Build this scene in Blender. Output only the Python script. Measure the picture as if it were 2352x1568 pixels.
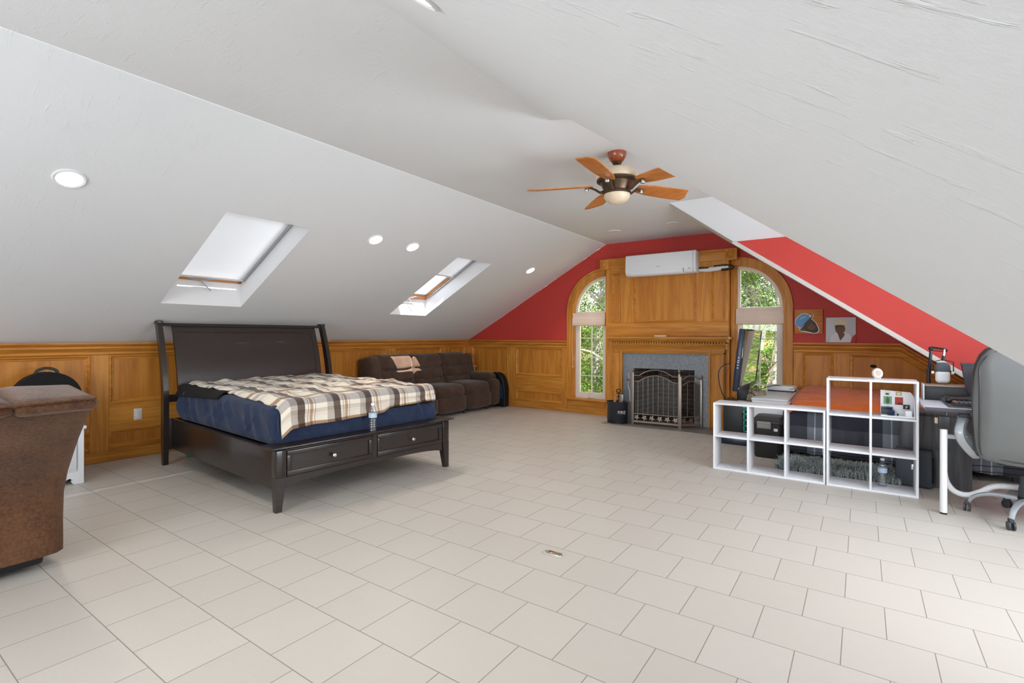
import bpy, bmesh, math, random
from mathutils import Vector, Matrix, noise
PI = math.pi
D = bpy.data
for o in list(D.objects): D.objects.remove(o)
SC = bpy.context.scene
COL = SC.collection
def S(r, g, b):
    f = lambda c: (c/255/12.92) if c/255 <= .04045 else ((c/255+.055)/1.055)**2.4
    return (f(r), f(g), f(b), 1)
# ------------------------------------------------------------------ camera
cam = D.cameras.new('camera'); camo = D.objects.new('camera', cam); COL.objects.link(camo)
cam.sensor_width = 36; cam.lens = 36*1155.9/2352; cam.shift_y = -13.48/2352; cam.clip_start = .02
camo.matrix_world = Matrix.Translation((0, 0, 1.25)) @ Matrix.Rotation(.607869, 4, 'Z') @ Matrix.Rotation(PI/2, 4, 'X') @ Matrix.Rotation(.0028077, 4, 'Z')
SC.camera = camo
SC.view_settings.view_transform = 'Standard'; SC.view_settings.look = 'None'
SC.view_settings.exposure = .08; SC.view_settings.gamma = 1; SC.view_settings.use_curve_mapping = False
SC.cycles.max_bounces = 8; SC.cycles.diffuse_bounces = 4; SC.cycles.transparent_max_bounces = 12
SC.cycles.sample_clamp_indirect = 6; SC.cycles.caustics_reflective = False; SC.cycles.caustics_refractive = False
# ------------------------------------------------------------------ world, sun, daylight and added fill
W = D.worlds.new('world'); SC.world = W; W.use_nodes = True
nt = W.node_tree; sky = nt.nodes.new('ShaderNodeTexSky'); sky.sky_type = 'NISHITA'; sky.sun_disc = False
sky.sun_elevation = math.radians(50); sky.sun_rotation = math.radians(95)
hs_ = nt.nodes.new('ShaderNodeHueSaturation'); hs_.inputs['Saturation'].default_value = .35; nt.links.new(sky.outputs[0], hs_.inputs['Color'])
nt.links.new(hs_.outputs[0], nt.nodes['Background'].inputs[0]); nt.nodes['Background'].inputs[1].default_value = .5
def lamp(name, kind, energy, color=(1, 1, 1), **kw):
    l = D.lights.new(name, kind); l.energy = energy; l.color = color
    o = D.objects.new(name, l); COL.objects.link(o)
    for k, v in kw.items(): setattr(l, k, v)
    return o
def aim(o, loc, d):
    o.location = loc; o.rotation_euler = Vector(d).to_track_quat('-Z', 'Y').to_euler()
SUN_DIR = (-.49, .19, -.765)
sun = lamp('sun', 'SUN', 20, (1, .96, .9), angle=.009); aim(sun, (6, 0, 10), SUN_DIR)
def window_light(name, loc, d, sx, sy, e, col=(.87, .945, 1), spread=PI):
    o = lamp(name, 'AREA', e, col, shape='RECTANGLE', size=sx, size_y=sy, spread=spread); aim(o, loc, d); return o
window_light('daylight_dormer', (1.97, 2.75, 1.3), (-1, 0, .5), 1.2, .6, 62)
window_light('fill_dormer', (1.95, 3.95, 1.4), (-1, -.05, .3), 1.4, 1.1, 55)  # added fill lamp just inside the dormer wall, out of view
window_light('fill_rear', (-1.9, -2.55, 1.5), (.08, 1, .22), 2.6, 1.4, 125)  # added fill lamp behind the camera, brightens the whole room
# ------------------------------------------------------------------ materials
MATS = {}
def newmat(name):
    m = D.materials.new(name); m.use_nodes = True; MATS[name] = m
    return m, m.node_tree, m.node_tree.nodes['Principled BSDF']
def N(t, kind, **kw):
    n = t.nodes.new(kind)
    for k, v in kw.items():
        if k.startswith('_'): setattr(n, k[1:], v)
        else: n.inputs[k].default_value = v
    return n
def flat(name, col, rough=.5, metal=0, spec=.5, bump=0, bscale=200, var=0, vscale=8, sheen=0, coat=0):
    m, t, b = newmat(name)
    b.inputs['Base Color'].default_value = col; b.inputs['Roughness'].default_value = rough
    b.inputs['Metallic'].default_value = metal; b.inputs['Specular IOR Level'].default_value = spec
    if sheen: b.inputs['Sheen Weight'].default_value = sheen; b.inputs['Sheen Roughness'].default_value = .6
    if coat: b.inputs['Coat Weight'].default_value = coat
    tc = t.nodes.new('ShaderNodeTexCoord')
    if bump:
        n = N(t, 'ShaderNodeTexNoise', Scale=bscale, Detail=4.0); t.links.new(tc.outputs['Object'], n.inputs['Vector'])
        bp = N(t, 'ShaderNodeBump', Strength=bump, Distance=.005); t.links.new(n.outputs[0], bp.inputs['Height']); t.links.new(bp.outputs[0], b.inputs['Normal'])
    if var:
        n = N(t, 'ShaderNodeTexNoise', Scale=vscale, Detail=5.0); t.links.new(tc.outputs['Object'], n.inputs['Vector'])
        mx = N(t, 'ShaderNodeMix', _data_type='RGBA'); mx.inputs[6].default_value = tuple(c*(1-var) for c in col[:3])+(1,)
        mx.inputs[7].default_value = tuple(min(1, c*(1+var)) for c in col[:3])+(1,)
        t.links.new(n.outputs[0], mx.inputs[0]); t.links.new(mx.outputs[2], b.inputs['Base Color'])
    return m
def emit(name, col, s):
    m, t, b = newmat(name); b.inputs['Base Color'].default_value = col
    b.inputs['Emission Color'].default_value = col; b.inputs['Emission Strength'].default_value = s
    return m
def oak(name, axis, light=(214, 146, 62), dark=(184, 112, 38), scale=1.0):
    m, t, b = newmat(name); b.inputs['Roughness'].default_value = .45; b.inputs['Specular IOR Level'].default_value = .3; b.inputs['Coat Weight'].default_value = .04; b.inputs['Coat Roughness'].default_value = .25
    tc = t.nodes.new('ShaderNodeTexCoord'); mp = t.nodes.new('ShaderNodeMapping')
    sc = [9*scale]*3; sc['XYZ'.index(axis)] = .7*scale; mp.inputs['Scale'].default_value = sc
    t.links.new(tc.outputs['Object'], mp.inputs['Vector'])
    n1 = N(t, 'ShaderNodeTexNoise', Scale=1.0, Detail=3.0, Distortion=.4); t.links.new(mp.outputs[0], n1.inputs['Vector'])
    mu = N(t, 'ShaderNodeMath', _operation='MULTIPLY'); mu.inputs[1].default_value = 9; t.links.new(n1.outputs[0], mu.inputs[0])
    fr = N(t, 'ShaderNodeMath', _operation='PINGPONG'); fr.inputs[1].default_value = 1; t.links.new(mu.outputs[0], fr.inputs[0])
    mp2 = t.nodes.new('ShaderNodeMapping'); sc = [160]*3; sc['XYZ'.index(axis)] = 5; mp2.inputs['Scale'].default_value = sc
    t.links.new(tc.outputs['Object'], mp2.inputs['Vector'])
    n2 = N(t, 'ShaderNodeTexNoise', Scale=1.0, Detail=2.0); t.links.new(mp2.outputs[0], n2.inputs['Vector'])
    ad = N(t, 'ShaderNodeMath', _operation='MULTIPLY_ADD'); ad.inputs[1].default_value = .45; t.links.new(fr.outputs[0], ad.inputs[0])
    m2 = N(t, 'ShaderNodeMath', _operation='MULTIPLY'); m2.inputs[1].default_value = .6; t.links.new(n2.outputs[0], m2.inputs[0]); t.links.new(m2.outputs[0], ad.inputs[2])
    cr = t.nodes.new('ShaderNodeValToRGB'); cr.color_ramp.elements[0].color = S(*dark); cr.color_ramp.elements[1].color = S(*light)
    cr.color_ramp.elements[0].position = .15; cr.color_ramp.elements[1].position = .75
    t.links.new(ad.outputs[0], cr.inputs[0]); t.links.new(cr.outputs[0], b.inputs['Base Color'])
    return m
def plaster():
    m, t, b = newmat('plaster'); b.inputs['Roughness'].default_value = .6; b.inputs['Specular IOR Level'].default_value = .25
    tc = t.nodes.new('ShaderNodeTexCoord')
    n1 = N(t, 'ShaderNodeTexNoise', Scale=42.0, Detail=5.0, Roughness=.6); t.links.new(tc.outputs['Object'], n1.inputs['Vector'])
    mp = t.nodes.new('ShaderNodeMapping'); mp.inputs['Scale'].default_value = (7, 34, 7); mp.inputs['Rotation'].default_value = (0, 0, .15)
    t.links.new(tc.outputs['Object'], mp.inputs['Vector'])
    n2 = N(t, 'ShaderNodeTexNoise', Scale=1.0, Detail=6.0, Roughness=.6, Distortion=.5); t.links.new(mp.outputs[0], n2.inputs['Vector'])
    cr = t.nodes.new('ShaderNodeValToRGB'); cr.color_ramp.elements[0].position = .61; cr.color_ramp.elements[1].position = .66
    t.links.new(n2.outputs[0], cr.inputs[0])
    ad = N(t, 'ShaderNodeMath', _operation='MULTIPLY_ADD'); ad.inputs[1].default_value = .5; t.links.new(n1.outputs[0], ad.inputs[0]); t.links.new(cr.outputs[0], ad.inputs[2])
    bp = N(t, 'ShaderNodeBump', Strength=.3, Distance=.005); t.links.new(ad.outputs[0], bp.inputs['Height']); t.links.new(bp.outputs[0], b.inputs['Normal'])
    b.inputs['Base Color'].default_value = S(236, 238, 241)
    return m
def tiles():
    m, t, b = newmat('floor_tile'); b.inputs['Specular IOR Level'].default_value = .3
    tc = t.nodes.new('ShaderNodeTexCoord'); mp = t.nodes.new('ShaderNodeMapping')
    mp.inputs['Location'].default_value = (.98+.3048*20, -1.985+.3025*20, 0)
    t.links.new(tc.outputs['Object'], mp.inputs['Vector'])
    br = t.nodes.new('ShaderNodeTexBrick'); br.offset = .5; br.offset_frequency = 2; br.squash = 1
    br.inputs['Scale'].default_value = 1; br.inputs['Mortar Size'].default_value = .0022; br.inputs['Mortar Smooth'].default_value = .1
    br.inputs['Brick Width'].default_value = .3048; br.inputs['Row Height'].default_value = .3025; br.inputs['Bias'].default_value = 0
    br.inputs['Color1'].default_value = S(205, 198, 188); br.inputs['Color2'].default_value = S(201, 193, 183); br.inputs['Mortar'].default_value = S(150, 143, 133)
    t.links.new(mp.outputs[0], br.inputs['Vector'])
    m2 = t.nodes.new('ShaderNodeMapping'); m2.inputs['Scale'].default_value = (14, 500, 1); t.links.new(tc.outputs['Object'], m2.inputs['Vector'])
    n = N(t, 'ShaderNodeTexNoise', Scale=1.0, Detail=2.0); t.links.new(m2.outputs[0], n.inputs['Vector'])
    mr = N(t, 'ShaderNodeMapRange'); mr.inputs[3].default_value = .93; mr.inputs[4].default_value = 1.05; t.links.new(n.outputs[0], mr.inputs[0])
    mx = N(t, 'ShaderNodeMix', _data_type='RGBA', _blend_type='MULTIPLY'); mx.inputs[0].default_value = 1
    t.links.new(br.outputs[0], mx.inputs[6]); t.links.new(mr.outputs[0], mx.inputs[7]); t.links.new(mx.outputs[2], b.inputs['Base Color'])
    r = N(t, 'ShaderNodeMapRange'); r.inputs[3].default_value = .42; r.inputs[4].default_value = .8; t.links.new(br.outputs['Fac'], r.inputs[0]); t.links.new(r.outputs[0], b.inputs['Roughness'])
    bp = N(t, 'ShaderNodeBump', Strength=.5, Distance=.002); bp.invert = True; t.links.new(br.outputs['Fac'], bp.inputs['Height']); t.links.new(bp.outputs[0], b.inputs['Normal'])
    return m
def fabric(name, c1, c2, scale=120, bump=.4, sheen=.3, rough=.95):
    m, t, b = newmat(name); b.inputs['Roughness'].default_value = rough; b.inputs['Specular IOR Level'].default_value = .15
    b.inputs['Sheen Weight'].default_value = sheen
    tc = t.nodes.new('ShaderNodeTexCoord'); n = N(t, 'ShaderNodeTexNoise', Scale=float(scale), Detail=4.0); t.links.new(tc.outputs['Object'], n.inputs['Vector'])
    n2 = N(t, 'ShaderNodeTexNoise', Scale=float(scale)/14, Detail=3.0); t.links.new(tc.outputs['Object'], n2.inputs['Vector'])
    ad = N(t, 'ShaderNodeMath', _operation='ADD'); t.links.new(n.outputs[0], ad.inputs[0]); t.links.new(n2.outputs[0], ad.inputs[1])
    cr = t.nodes.new('ShaderNodeValToRGB'); cr.color_ramp.elements[0].color = S(*c1); cr.color_ramp.elements[1].color = S(*c2)
    cr.color_ramp.elements[0].position = .35; cr.color_ramp.elements[1].position = .65
    mr = N(t, 'ShaderNodeMath', _operation='MULTIPLY'); mr.inputs[1].default_value = .5; t.links.new(ad.outputs[0], mr.inputs[0])
    t.links.new(mr.outputs[0], cr.inputs[0]); t.links.new(cr.outputs[0], b.inputs['Base Color'])
    bp = N(t, 'ShaderNodeBump', Strength=bump, Distance=.004); t.links.new(n.outputs[0], bp.inputs['Height']); t.links.new(bp.outputs[0], b.inputs['Normal'])
    return m
def stripes(t, sock, period, stops):
    """constant colour bands along one coordinate"""
    d = N(t, 'ShaderNodeMath', _operation='DIVIDE'); d.inputs[1].default_value = period; t.links.new(sock, d.inputs[0])
    f = N(t, 'ShaderNodeMath', _operation='FRACT'); t.links.new(d.outputs[0], f.inputs[0])
    cr = t.nodes.new('ShaderNodeValToRGB'); cr.color_ramp.interpolation = 'CONSTANT'
    els = cr.color_ramp.elements
    els[0].position = 0; els[0].color = S(*stops[0][1]); els[1].position = stops[1][0]; els[1].color = S(*stops[1][1])
    for p, c in stops[2:]:
        e = els.new(p); e.color = S(*c)
    t.links.new(f.outputs[0], cr.inputs[0]); return cr.outputs[0]
def plaid(name, pu, su, pv, sv, space='UV', axes=('X', 'Y'), gain=1.0):
    m, t, b = newmat(name); b.inputs['Roughness'].default_value = .9; b.inputs['Specular IOR Level'].default_value = .15; b.inputs['Sheen Weight'].default_value = .15
    tc = t.nodes.new('ShaderNodeTexCoord'); sp = t.nodes.new('ShaderNodeSeparateXYZ'); t.links.new(tc.outputs[space], sp.inputs[0])
    a = stripes(t, sp.outputs[axes[0]], pu, su); c = stripes(t, sp.outputs[axes[1]], pv, sv)
    mx = N(t, 'ShaderNodeMix', _data_type='RGBA', _blend_type='MULTIPLY'); mx.inputs[0].default_value = 1
    t.links.new(a, mx.inputs[6]); t.links.new(c, mx.inputs[7]); t.links.new(mx.outputs[2], b.inputs['Base Color'])
    n = N(t, 'ShaderNodeTexNoise', Scale=400.0); t.links.new(tc.outputs['Object'], n.inputs['Vector'])
    bp = N(t, 'ShaderNodeBump', Strength=.25, Distance=.003); t.links.new(n.outputs[0], bp.inputs['Height']); t.links.new(bp.outputs[0], b.inputs['Normal'])
    return m
def clear(name, tint=(1, 1, 1, 1), gloss=.07, rough=.0):
    m = D.materials.new(name); m.use_nodes = True; MATS[name] = m; t = m.node_tree; t.nodes.clear()
    out = t.nodes.new('ShaderNodeOutputMaterial'); mx = t.nodes.new('ShaderNodeMixShader'); tr = t.nodes.new('ShaderNodeBsdfTransparent'); g = t.nodes.new('ShaderNodeBsdfGlossy')
    tr.inputs[0].default_value = tint; g.inputs['Roughness'].default_value = rough; mx.inputs[0].default_value = gloss
    t.links.new(tr.outputs[0], mx.inputs[1]); t.links.new(g.outputs[0], mx.inputs[2]); t.links.new(mx.outputs[0], out.inputs[0]); return m
def translucent(name, col, tr=.5):
    m = D.materials.new(name); m.use_nodes = True; MATS[name] = m; t = m.node_tree; t.nodes.clear()
    out = t.nodes.new('ShaderNodeOutputMaterial'); mx = t.nodes.new('ShaderNodeMixShader'); a = t.nodes.new('ShaderNodeBsdfDiffuse'); g = t.nodes.new('ShaderNodeBsdfTranslucent')
    a.inputs[0].default_value = col; g.inputs[0].default_value = col; mx.inputs[0].default_value = tr
    t.links.new(a.outputs[0], mx.inputs[1]); t.links.new(g.outputs[0], mx.inputs[2]); t.links.new(mx.outputs[0], out.inputs[0]); return m
def speckle(name, cols, scale=260, rough=.3):
    m, t, b = newmat(name); b.inputs['Roughness'].default_value = rough
    tc = t.nodes.new('ShaderNodeTexCoord'); v = N(t, 'ShaderNodeTexVoronoi', Scale=float(scale)); t.links.new(tc.outputs['Object'], v.inputs['Vector'])
    sp = t.nodes.new('ShaderNodeSeparateColor'); t.links.new(v.outputs['Color'], sp.inputs[0])
    cr = t.nodes.new('ShaderNodeValToRGB'); cr.color_ramp.interpolation = 'CONSTANT'; els = cr.color_ramp.elements
    k = len(cols); els[0].color = S(*cols[0]); els[1].position = 1/k; els[1].color = S(*cols[1])
    for i in range(2, k): els.new(i/k).color = S(*cols[i])
    t.links.new(sp.outputs[0], cr.inputs[0]); t.links.new(cr.outputs[0], b.inputs['Base Color']); return m
def brick():
    m, t, b = newmat('firebrick'); b.inputs['Roughness'].default_value = .9
    tc = t.nodes.new('ShaderNodeTexCoord'); sp = t.nodes.new('ShaderNodeSeparateXYZ'); cb = t.nodes.new('ShaderNodeCombineXYZ')
    t.links.new(tc.outputs['Object'], sp.inputs[0]); ad = N(t, 'ShaderNodeMath', _operation='ADD'); t.links.new(sp.outputs[0], ad.inputs[0]); t.links.new(sp.outputs[1], ad.inputs[1])
    t.links.new(ad.outputs[0], cb.inputs[0]); t.links.new(sp.outputs[2], cb.inputs[1])
    br = t.nodes.new('ShaderNodeTexBrick'); br.inputs['Scale'].default_value = 1; br.inputs['Brick Width'].default_value = .22; br.inputs['Row Height'].default_value = .07; br.inputs['Mortar Size'].default_value = .005
    br.inputs['Color1'].default_value = S(120, 98, 88); br.inputs['Color2'].default_value = S(92, 76, 70); br.inputs['Mortar'].default_value = S(160, 150, 142)
    t.links.new(cb.outputs[0], br.inputs['Vector']); t.links.new(br.outputs[0], b.inputs['Base Color']); return m
OX, OY, OZ = oak('oak_x', 'X'), oak('oak_y', 'Y'), oak('oak_z', 'Z')
OP = oak('oak_panel', 'Z', (208, 138, 56), (180, 108, 36), .7)
OR = oak('oak_rail', 'Y', (202, 132, 52), (166, 94, 30))
PLASTER, TILE = plaster(), tiles()
RED = flat('red_paint', S(196, 64, 57), .55, bump=.1, bscale=90, spec=.3)
WHITE = flat('white_paint', S(236, 236, 238), .45)
LAM = flat('white_laminate', S(240, 240, 244), .38)
VINYL = flat('window_vinyl', S(232, 224, 214), .4)
ESP = flat('espresso_wood', S(40, 31, 28), .3, var=.25, vscale=14, coat=.25)
ESP2 = flat('espresso_panel', S(46, 33, 29), .32, coat=.2)
NICK = flat('satin_nickel', S(205, 198, 180), .25, metal=1)
CHROME = flat('chrome', S(210, 212, 215), .15, metal=1)
PEWTER = flat('pewter', S(170, 158, 146), .4, metal=.7)
BRONZE = flat('aged_bronze', S(96, 78, 62), .4, metal=.8, var=.3, vscale=30)
CHERRY = oak('cherry', 'X', (206, 130, 66), (172, 98, 46), 2)
CHERRY2 = flat('cherry_metal', S(150, 72, 36), .3, coat=.4)
ALAB = flat('alabaster_glass', S(226, 206, 178), .35, var=.06, vscale=18)
BLK = flat('black_plastic', S(24, 24, 26), .45)
BLKM = flat('black_cloth', S(14, 14, 16), .9, bump=.3)
BLKG = flat('black_gloss', S(8, 8, 9), .06, coat=.5)
NAVYP = flat('navy_plastic', S(22, 34, 58), .3)
DGREY = flat('dark_grey_plastic', S(62, 66, 72), .45)
SILV = flat('silver_plastic', S(176, 180, 186), .32, metal=.3)
SOFA = fabric('brown_microfibre', (66, 48, 38), (92, 70, 56), 90, .5, .25)
RECL = fabric('brown_corduroy', (74, 48, 33), (112, 78, 54), 70, .7, .2)
NAVY = fabric('navy_sheet', (42, 52, 74), (50, 62, 90), 300, .15, .15)
ORANGE = fabric('orange_blanket', (222, 100, 32), (240, 122, 44), 160, .4, .2)
BEIGE = fabric('beige_blanket', (140, 124, 102), (176, 160, 136), 120, .4, .2)
LEATH = flat('grey_leather', S(98, 99, 98), .36, bump=.12, bscale=260, var=.08, vscale=9)
LEATHD = flat('dark_leather', S(52, 52, 54), .4, bump=.12, bscale=260)
GRAN = speckle('granite_facing', [(142, 150, 160), (110, 118, 128), (180, 186, 192), (92, 98, 108), (160, 166, 172)], 320, .35)
GRANF = speckle('granite_hearth', [(132, 122, 114), (104, 96, 90), (156, 148, 140), (88, 82, 78)], 300, .3)
BRICK = brick()
SOOT = flat('soot', S(28, 26, 26), .95)
PANE = clear('window_glass', (1, 1, 1, 1), .05)
PET = clear('clear_plastic', (.93, .96, .97, 1), .16, .05)
MESHM = clear('spark_mesh', (.55, .52, .5, 1), .06, .5)
PLABEL = flat('bottle_label', S(188, 208, 228), .4)
SHADE = translucent('cell_shade', (.84, .85, .87, 1), .12)
BAMBOO = plaid('woven_shade', .5, [(0, (246, 236, 228)), (.5, (244, 232, 222))], .021, [(0, (250, 240, 232)), (.42, (234, 216, 204)), (.6, (250, 240, 232)), (.86, (222, 204, 192))], 'Object', ('X', 'Z'))
LED = emit('led_lens', (1, .93, .82, 1), 6)
TEAL = flat('teal_plastic', S(30, 160, 140), .4)
GREYW = oak('grey_wood', 'Z', (112, 112, 114), (78, 78, 82), .8)
PLAID = plaid('blanket_plaid', .44, [(0, (240, 234, 224)), (.20, (172, 144, 118)), (.34, (240, 234, 224)), (.46, (188, 184, 182)), (.62, (244, 238, 228)), (.74, (150, 126, 108)), (.755, (244, 238, 228)), (.79, (150, 126, 108)), (.805, (244, 238, 228)), (.84, (150, 126, 108)), (.855, (236, 228, 218))],
              .30, [(0, (255, 250, 242)), (.24, (206, 200, 196)), (.42, (118, 104, 96)), (.62, (255, 250, 244)), (.70, (176, 150, 132)), (.715, (255, 250, 244)), (.76, (206, 180, 156)), (.84, (255, 250, 244)), (.90, (186, 164, 148)), (.915, (255, 250, 244))])
COMF = plaid('comforter_plaid', .62, [(0, (84, 85, 92)), (.26, (142, 146, 154)), (.36, (222, 226, 230)), (.378, (142, 146, 154)), (.47, (222, 226, 230)), (.488, (142, 146, 154)), (.60, (84, 85, 92))],
             .5, [(0, (222, 224, 228)), (.16, (120, 120, 126)), (.175, (222, 224, 228)), (.26, (120, 120, 126)), (.275, (222, 224, 228)), (.42, (255, 255, 255)), (.66, (190, 192, 200))], 'Object', ('X', 'Z'))
RUGM = fabric('shag_pile', (124, 140, 142), (198, 206, 200), 40, .3, .3)
GLOSSSCR = flat('tv_screen', S(6, 6, 7), .03, spec=.9, coat=1)
# ------------------------------------------------------------------ mesh kit
class MB:
    def __init__(s): s.bm = bmesh.new(); s.M = Matrix(); s.mi = 0; s.uv = None
    def v(s, p): return s.bm.verts.new(s.M @ Vector(p))
    def face(s, vs):
        try: f = s.bm.faces.new(vs)
        except ValueError: return None
        f.material_index = s.mi; return f
    def poly(s, pts): return s.face([s.v(p) for p in pts])
    def box(s, x0, x1, y0, y1, z0, z1, bev=0, seg=2):
        b = bmesh.new(); bmesh.ops.create_cube(b, size=1)
        for v in b.verts: v.co = Vector(((x0+x1)/2+v.co.x*(x1-x0), (y0+y1)/2+v.co.y*(y1-y0), (z0+z1)/2+v.co.z*(z1-z0)))
        if bev: bmesh.ops.bevel(b, geom=b.edges[:], offset=bev, segments=seg, profile=.5, affect='EDGES')
        return s.add(b)
    def add(s, b):
        mp = {v: s.v(v.co) for v in b.verts}
        for f in b.faces: s.face([mp[v] for v in f.verts])
        b.free(); return s
    def prism(s, pts, axis, a, b, bev=0):
        """2-D outline extruded along axis; pts are the other two coordinates in XYZ order"""
        k = 'XYZ'.index(axis); q = bmesh.new()
        def P(p, t):
            l = list(p); l.insert(k, t); return Vector(l)
        A = [q.verts.new(P(p, a)) for p in pts]; B = [q.verts.new(P(p, b)) for p in pts]; n = len(pts)
        q.faces.new(A); q.faces.new(B[::-1])
        for i in range(n): q.faces.new([A[i], A[(i+1) % n], B[(i+1) % n], B[i]])
        if bev: bmesh.ops.bevel(q, geom=q.edges[:], offset=bev, segments=2, profile=.5, affect='EDGES')
        return s.add(q)
    def tube(s, pts, r, seg=8, cap=True, closed=False, flat=1.0):
        pts = [Vector(p) for p in pts]; n = len(pts); R = r if isinstance(r, (list, tuple)) else [r]*n
        rings = []; up = None
        for i, p in enumerate(pts):
            d = (pts[(i+1) % n]-pts[i-1]) if closed else (pts[min(i+1, n-1)]-pts[max(i-1, 0)])
            d.normalize()
            if up is None: up = Vector((0, 0, 1)) if abs(d.z) < .9 else Vector((1, 0, 0))
            a = d.cross(up).normalized(); b = a.cross(d).normalized(); up = b
            rings.append([s.v(p+(a*math.cos(2*PI*k/seg)+b*math.sin(2*PI*k/seg)*flat)*R[i]) for k in range(seg)])
        m = n if closed else n-1
        for i in range(m):
            for k in range(seg): s.face([rings[i][k], rings[i][(k+1) % seg], rings[(i+1) % n][(k+1) % seg], rings[(i+1) % n][k]])
        if cap and not closed: s.face(rings[0][::-1]); s.face(rings[-1])
        return s
    def lathe(s, prof, c=(0, 0, 0), seg=24, axis='Z', sq=None):
        rings = []
        for r, h in prof:
            ring = []
            for k in range(seg):
                a = 2*PI*k/seg; x, y = r*math.cos(a), r*math.sin(a)
                if sq: x, y = sq(x, y)
                p = {'Z': (x, y, h), 'Y': (x, h, y), 'X': (h, x, y)}[axis]
                ring.append(s.v(Vector(c)+Vector(p)))
            rings.append(ring)
        for i in range(len(rings)-1):
            for k in range(seg): s.face([rings[i][k], rings[i][(k+1) % seg], rings[i+1][(k+1) % seg], rings[i+1][k]])
        s.face(rings[0][::-1]); s.face(rings[-1]); return s
    def ball(s, c, r, seg=12):
        r = r if isinstance(r, (tuple, list)) else (r, r, r)
        b = bmesh.new(); bmesh.ops.create_uvsphere(b, u_segments=seg, v_segments=max(6, seg*2//3), radius=1)
        for v in b.verts: v.co = Vector((c[0]+v.co.x*r[0], c[1]+v.co.y*r[1], c[2]+v.co.z*r[2]))
        return s.add(b)
    def grid(s, fn, nu, nv, uvf=None):
        V = [[s.v(fn(i/nu, j/nv)) for j in range(nv+1)] for i in range(nu+1)]
        for i in range(nu):
            for j in range(nv):
                f = s.face([V[i][j], V[i+1][j], V[i+1][j+1], V[i][j+1]])
                if uvf and f:
                    if s.uv is None: s.uv = s.bm.loops.layers.uv.new('UVMap')
                    for l, (a, b) in zip(f.loops, ((i, j), (i+1, j), (i+1, j+1), (i, j+1))): l[s.uv].uv = uvf(a/nu, b/nv)
        return s
    def soft(s, x0, x1, y0, y1, z0, z1, r, n=10, amp=0, fs=6, seed=0, puff=0):
        """rounded cushion box with optional puff and creases"""
        c = Vector(((x0+x1)/2, (y0+y1)/2, (z0+z1)/2)); h = Vector(((x1-x0)/2, (y1-y0)/2, (z1-z0)/2))
        r = min(r, h.x*.999, h.y*.999, h.z*.999)
        b = bmesh.new(); bmesh.ops.create_cube(b, size=2); bmesh.ops.subdivide_edges(b, edges=b.edges[:], cuts=n, use_grid_fill=True)
        for v in b.verts:
            u = v.co.copy(); p = Vector((u.x*h.x, u.y*h.y, u.z*h.z))
            q = Vector([max(-(h[i]-r), min(h[i]-r, p[i])) for i in range(3)]); d = p-q
            if d.length > 1e-6: d.normalize()
            w = q+d*r
            if puff:
                for i in range(3):
                    o1, o2 = (i+1) % 3, (i+2) % 3
                    w[i] += puff*d[i]*max(0, (1-u[o1]**2))*max(0, (1-u[o2]**2))
            if amp: w += d*amp*noise.noise((w+Vector((seed*7.3, seed, 0)))*fs)
            v.co = c+w
        return s.add(b)
def obj(name, mb, mats, parent=None, smooth=35, loc=None):
    bmesh.ops.recalc_face_normals(mb.bm, faces=mb.bm.faces[:])
    me = D.meshes.new(name); mb.bm.to_mesh(me); mb.bm.free()
    for m in (mats if isinstance(mats, (list, tuple)) else [mats]): me.materials.append(m)
    if smooth:
        for p in me.polygons: p.use_smooth = True
        me.set_sharp_from_angle(angle=math.radians(smooth))
    o = D.objects.new(name, me); COL.objects.link(o)
    if parent: o.parent = parent
    if loc: o.location = loc
    return o
def tag(o, label=None, cat=None, group=None, kind=None):
    for k, v in (('label', label), ('category', cat), ('group', group), ('kind', kind)):
        if v: o[k] = v
    return o
def thing(name, label, cat, loc=(0, 0, 0), rz=0, group=None):
    o = D.objects.new(name, None); COL.objects.link(o); o.empty_display_size = .1
    o.location = loc; o.rotation_euler = (0, 0, rz); return tag(o, label, cat, group)
def struct(name, mb, mats, parent=None, smooth=30):
    o = obj(name, mb, mats, parent, smooth)
    if not parent: o['kind'] = 'structure'
    return o
def copy_tree(o, parent=None):
    c = o.copy(); COL.objects.link(c)
    if parent: c.parent = parent
    for ch in [x for x in D.objects if x.parent == o]: copy_tree(ch, c)
    return c
def text_part(name, body, size, mat, parent, M, extrude=.0008):
    cu = D.curves.new('lettering', 'FONT'); cu.body = body; cu.size = size; cu.extrude = extrude; cu.align_x = 'CENTER'; cu.align_y = 'CENTER'
    to = D.objects.new('lettering', cu); COL.objects.link(to)
    me = D.meshes.new_from_object(to.evaluated_get(bpy.context.evaluated_depsgraph_get()))
    D.objects.remove(to); me.transform(M); me.materials.append(mat)
    o = D.objects.new(name, me); COL.objects.link(o); o.parent = parent; return o
def rot(axis, a): return Matrix.Rotation(a, 4, axis)
def tr(x, y, z): return Matrix.Translation((x, y, z))
def smoothpath(pts, n=8):
    P = [Vector(p) for p in pts]; out = []
    for i in range(len(P)-1):
        a, b, c, d = P[max(i-1, 0)], P[i], P[i+1], P[min(i+2, len(P)-1)]
        for k in range(n):
            t = k/n; out.append(.5*((2*b)+(c-a)*t+(2*a-5*b+4*c-d)*t*t+(3*b-a-3*c+d)*t**3))
    out.append(P[-1]); return out
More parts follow.
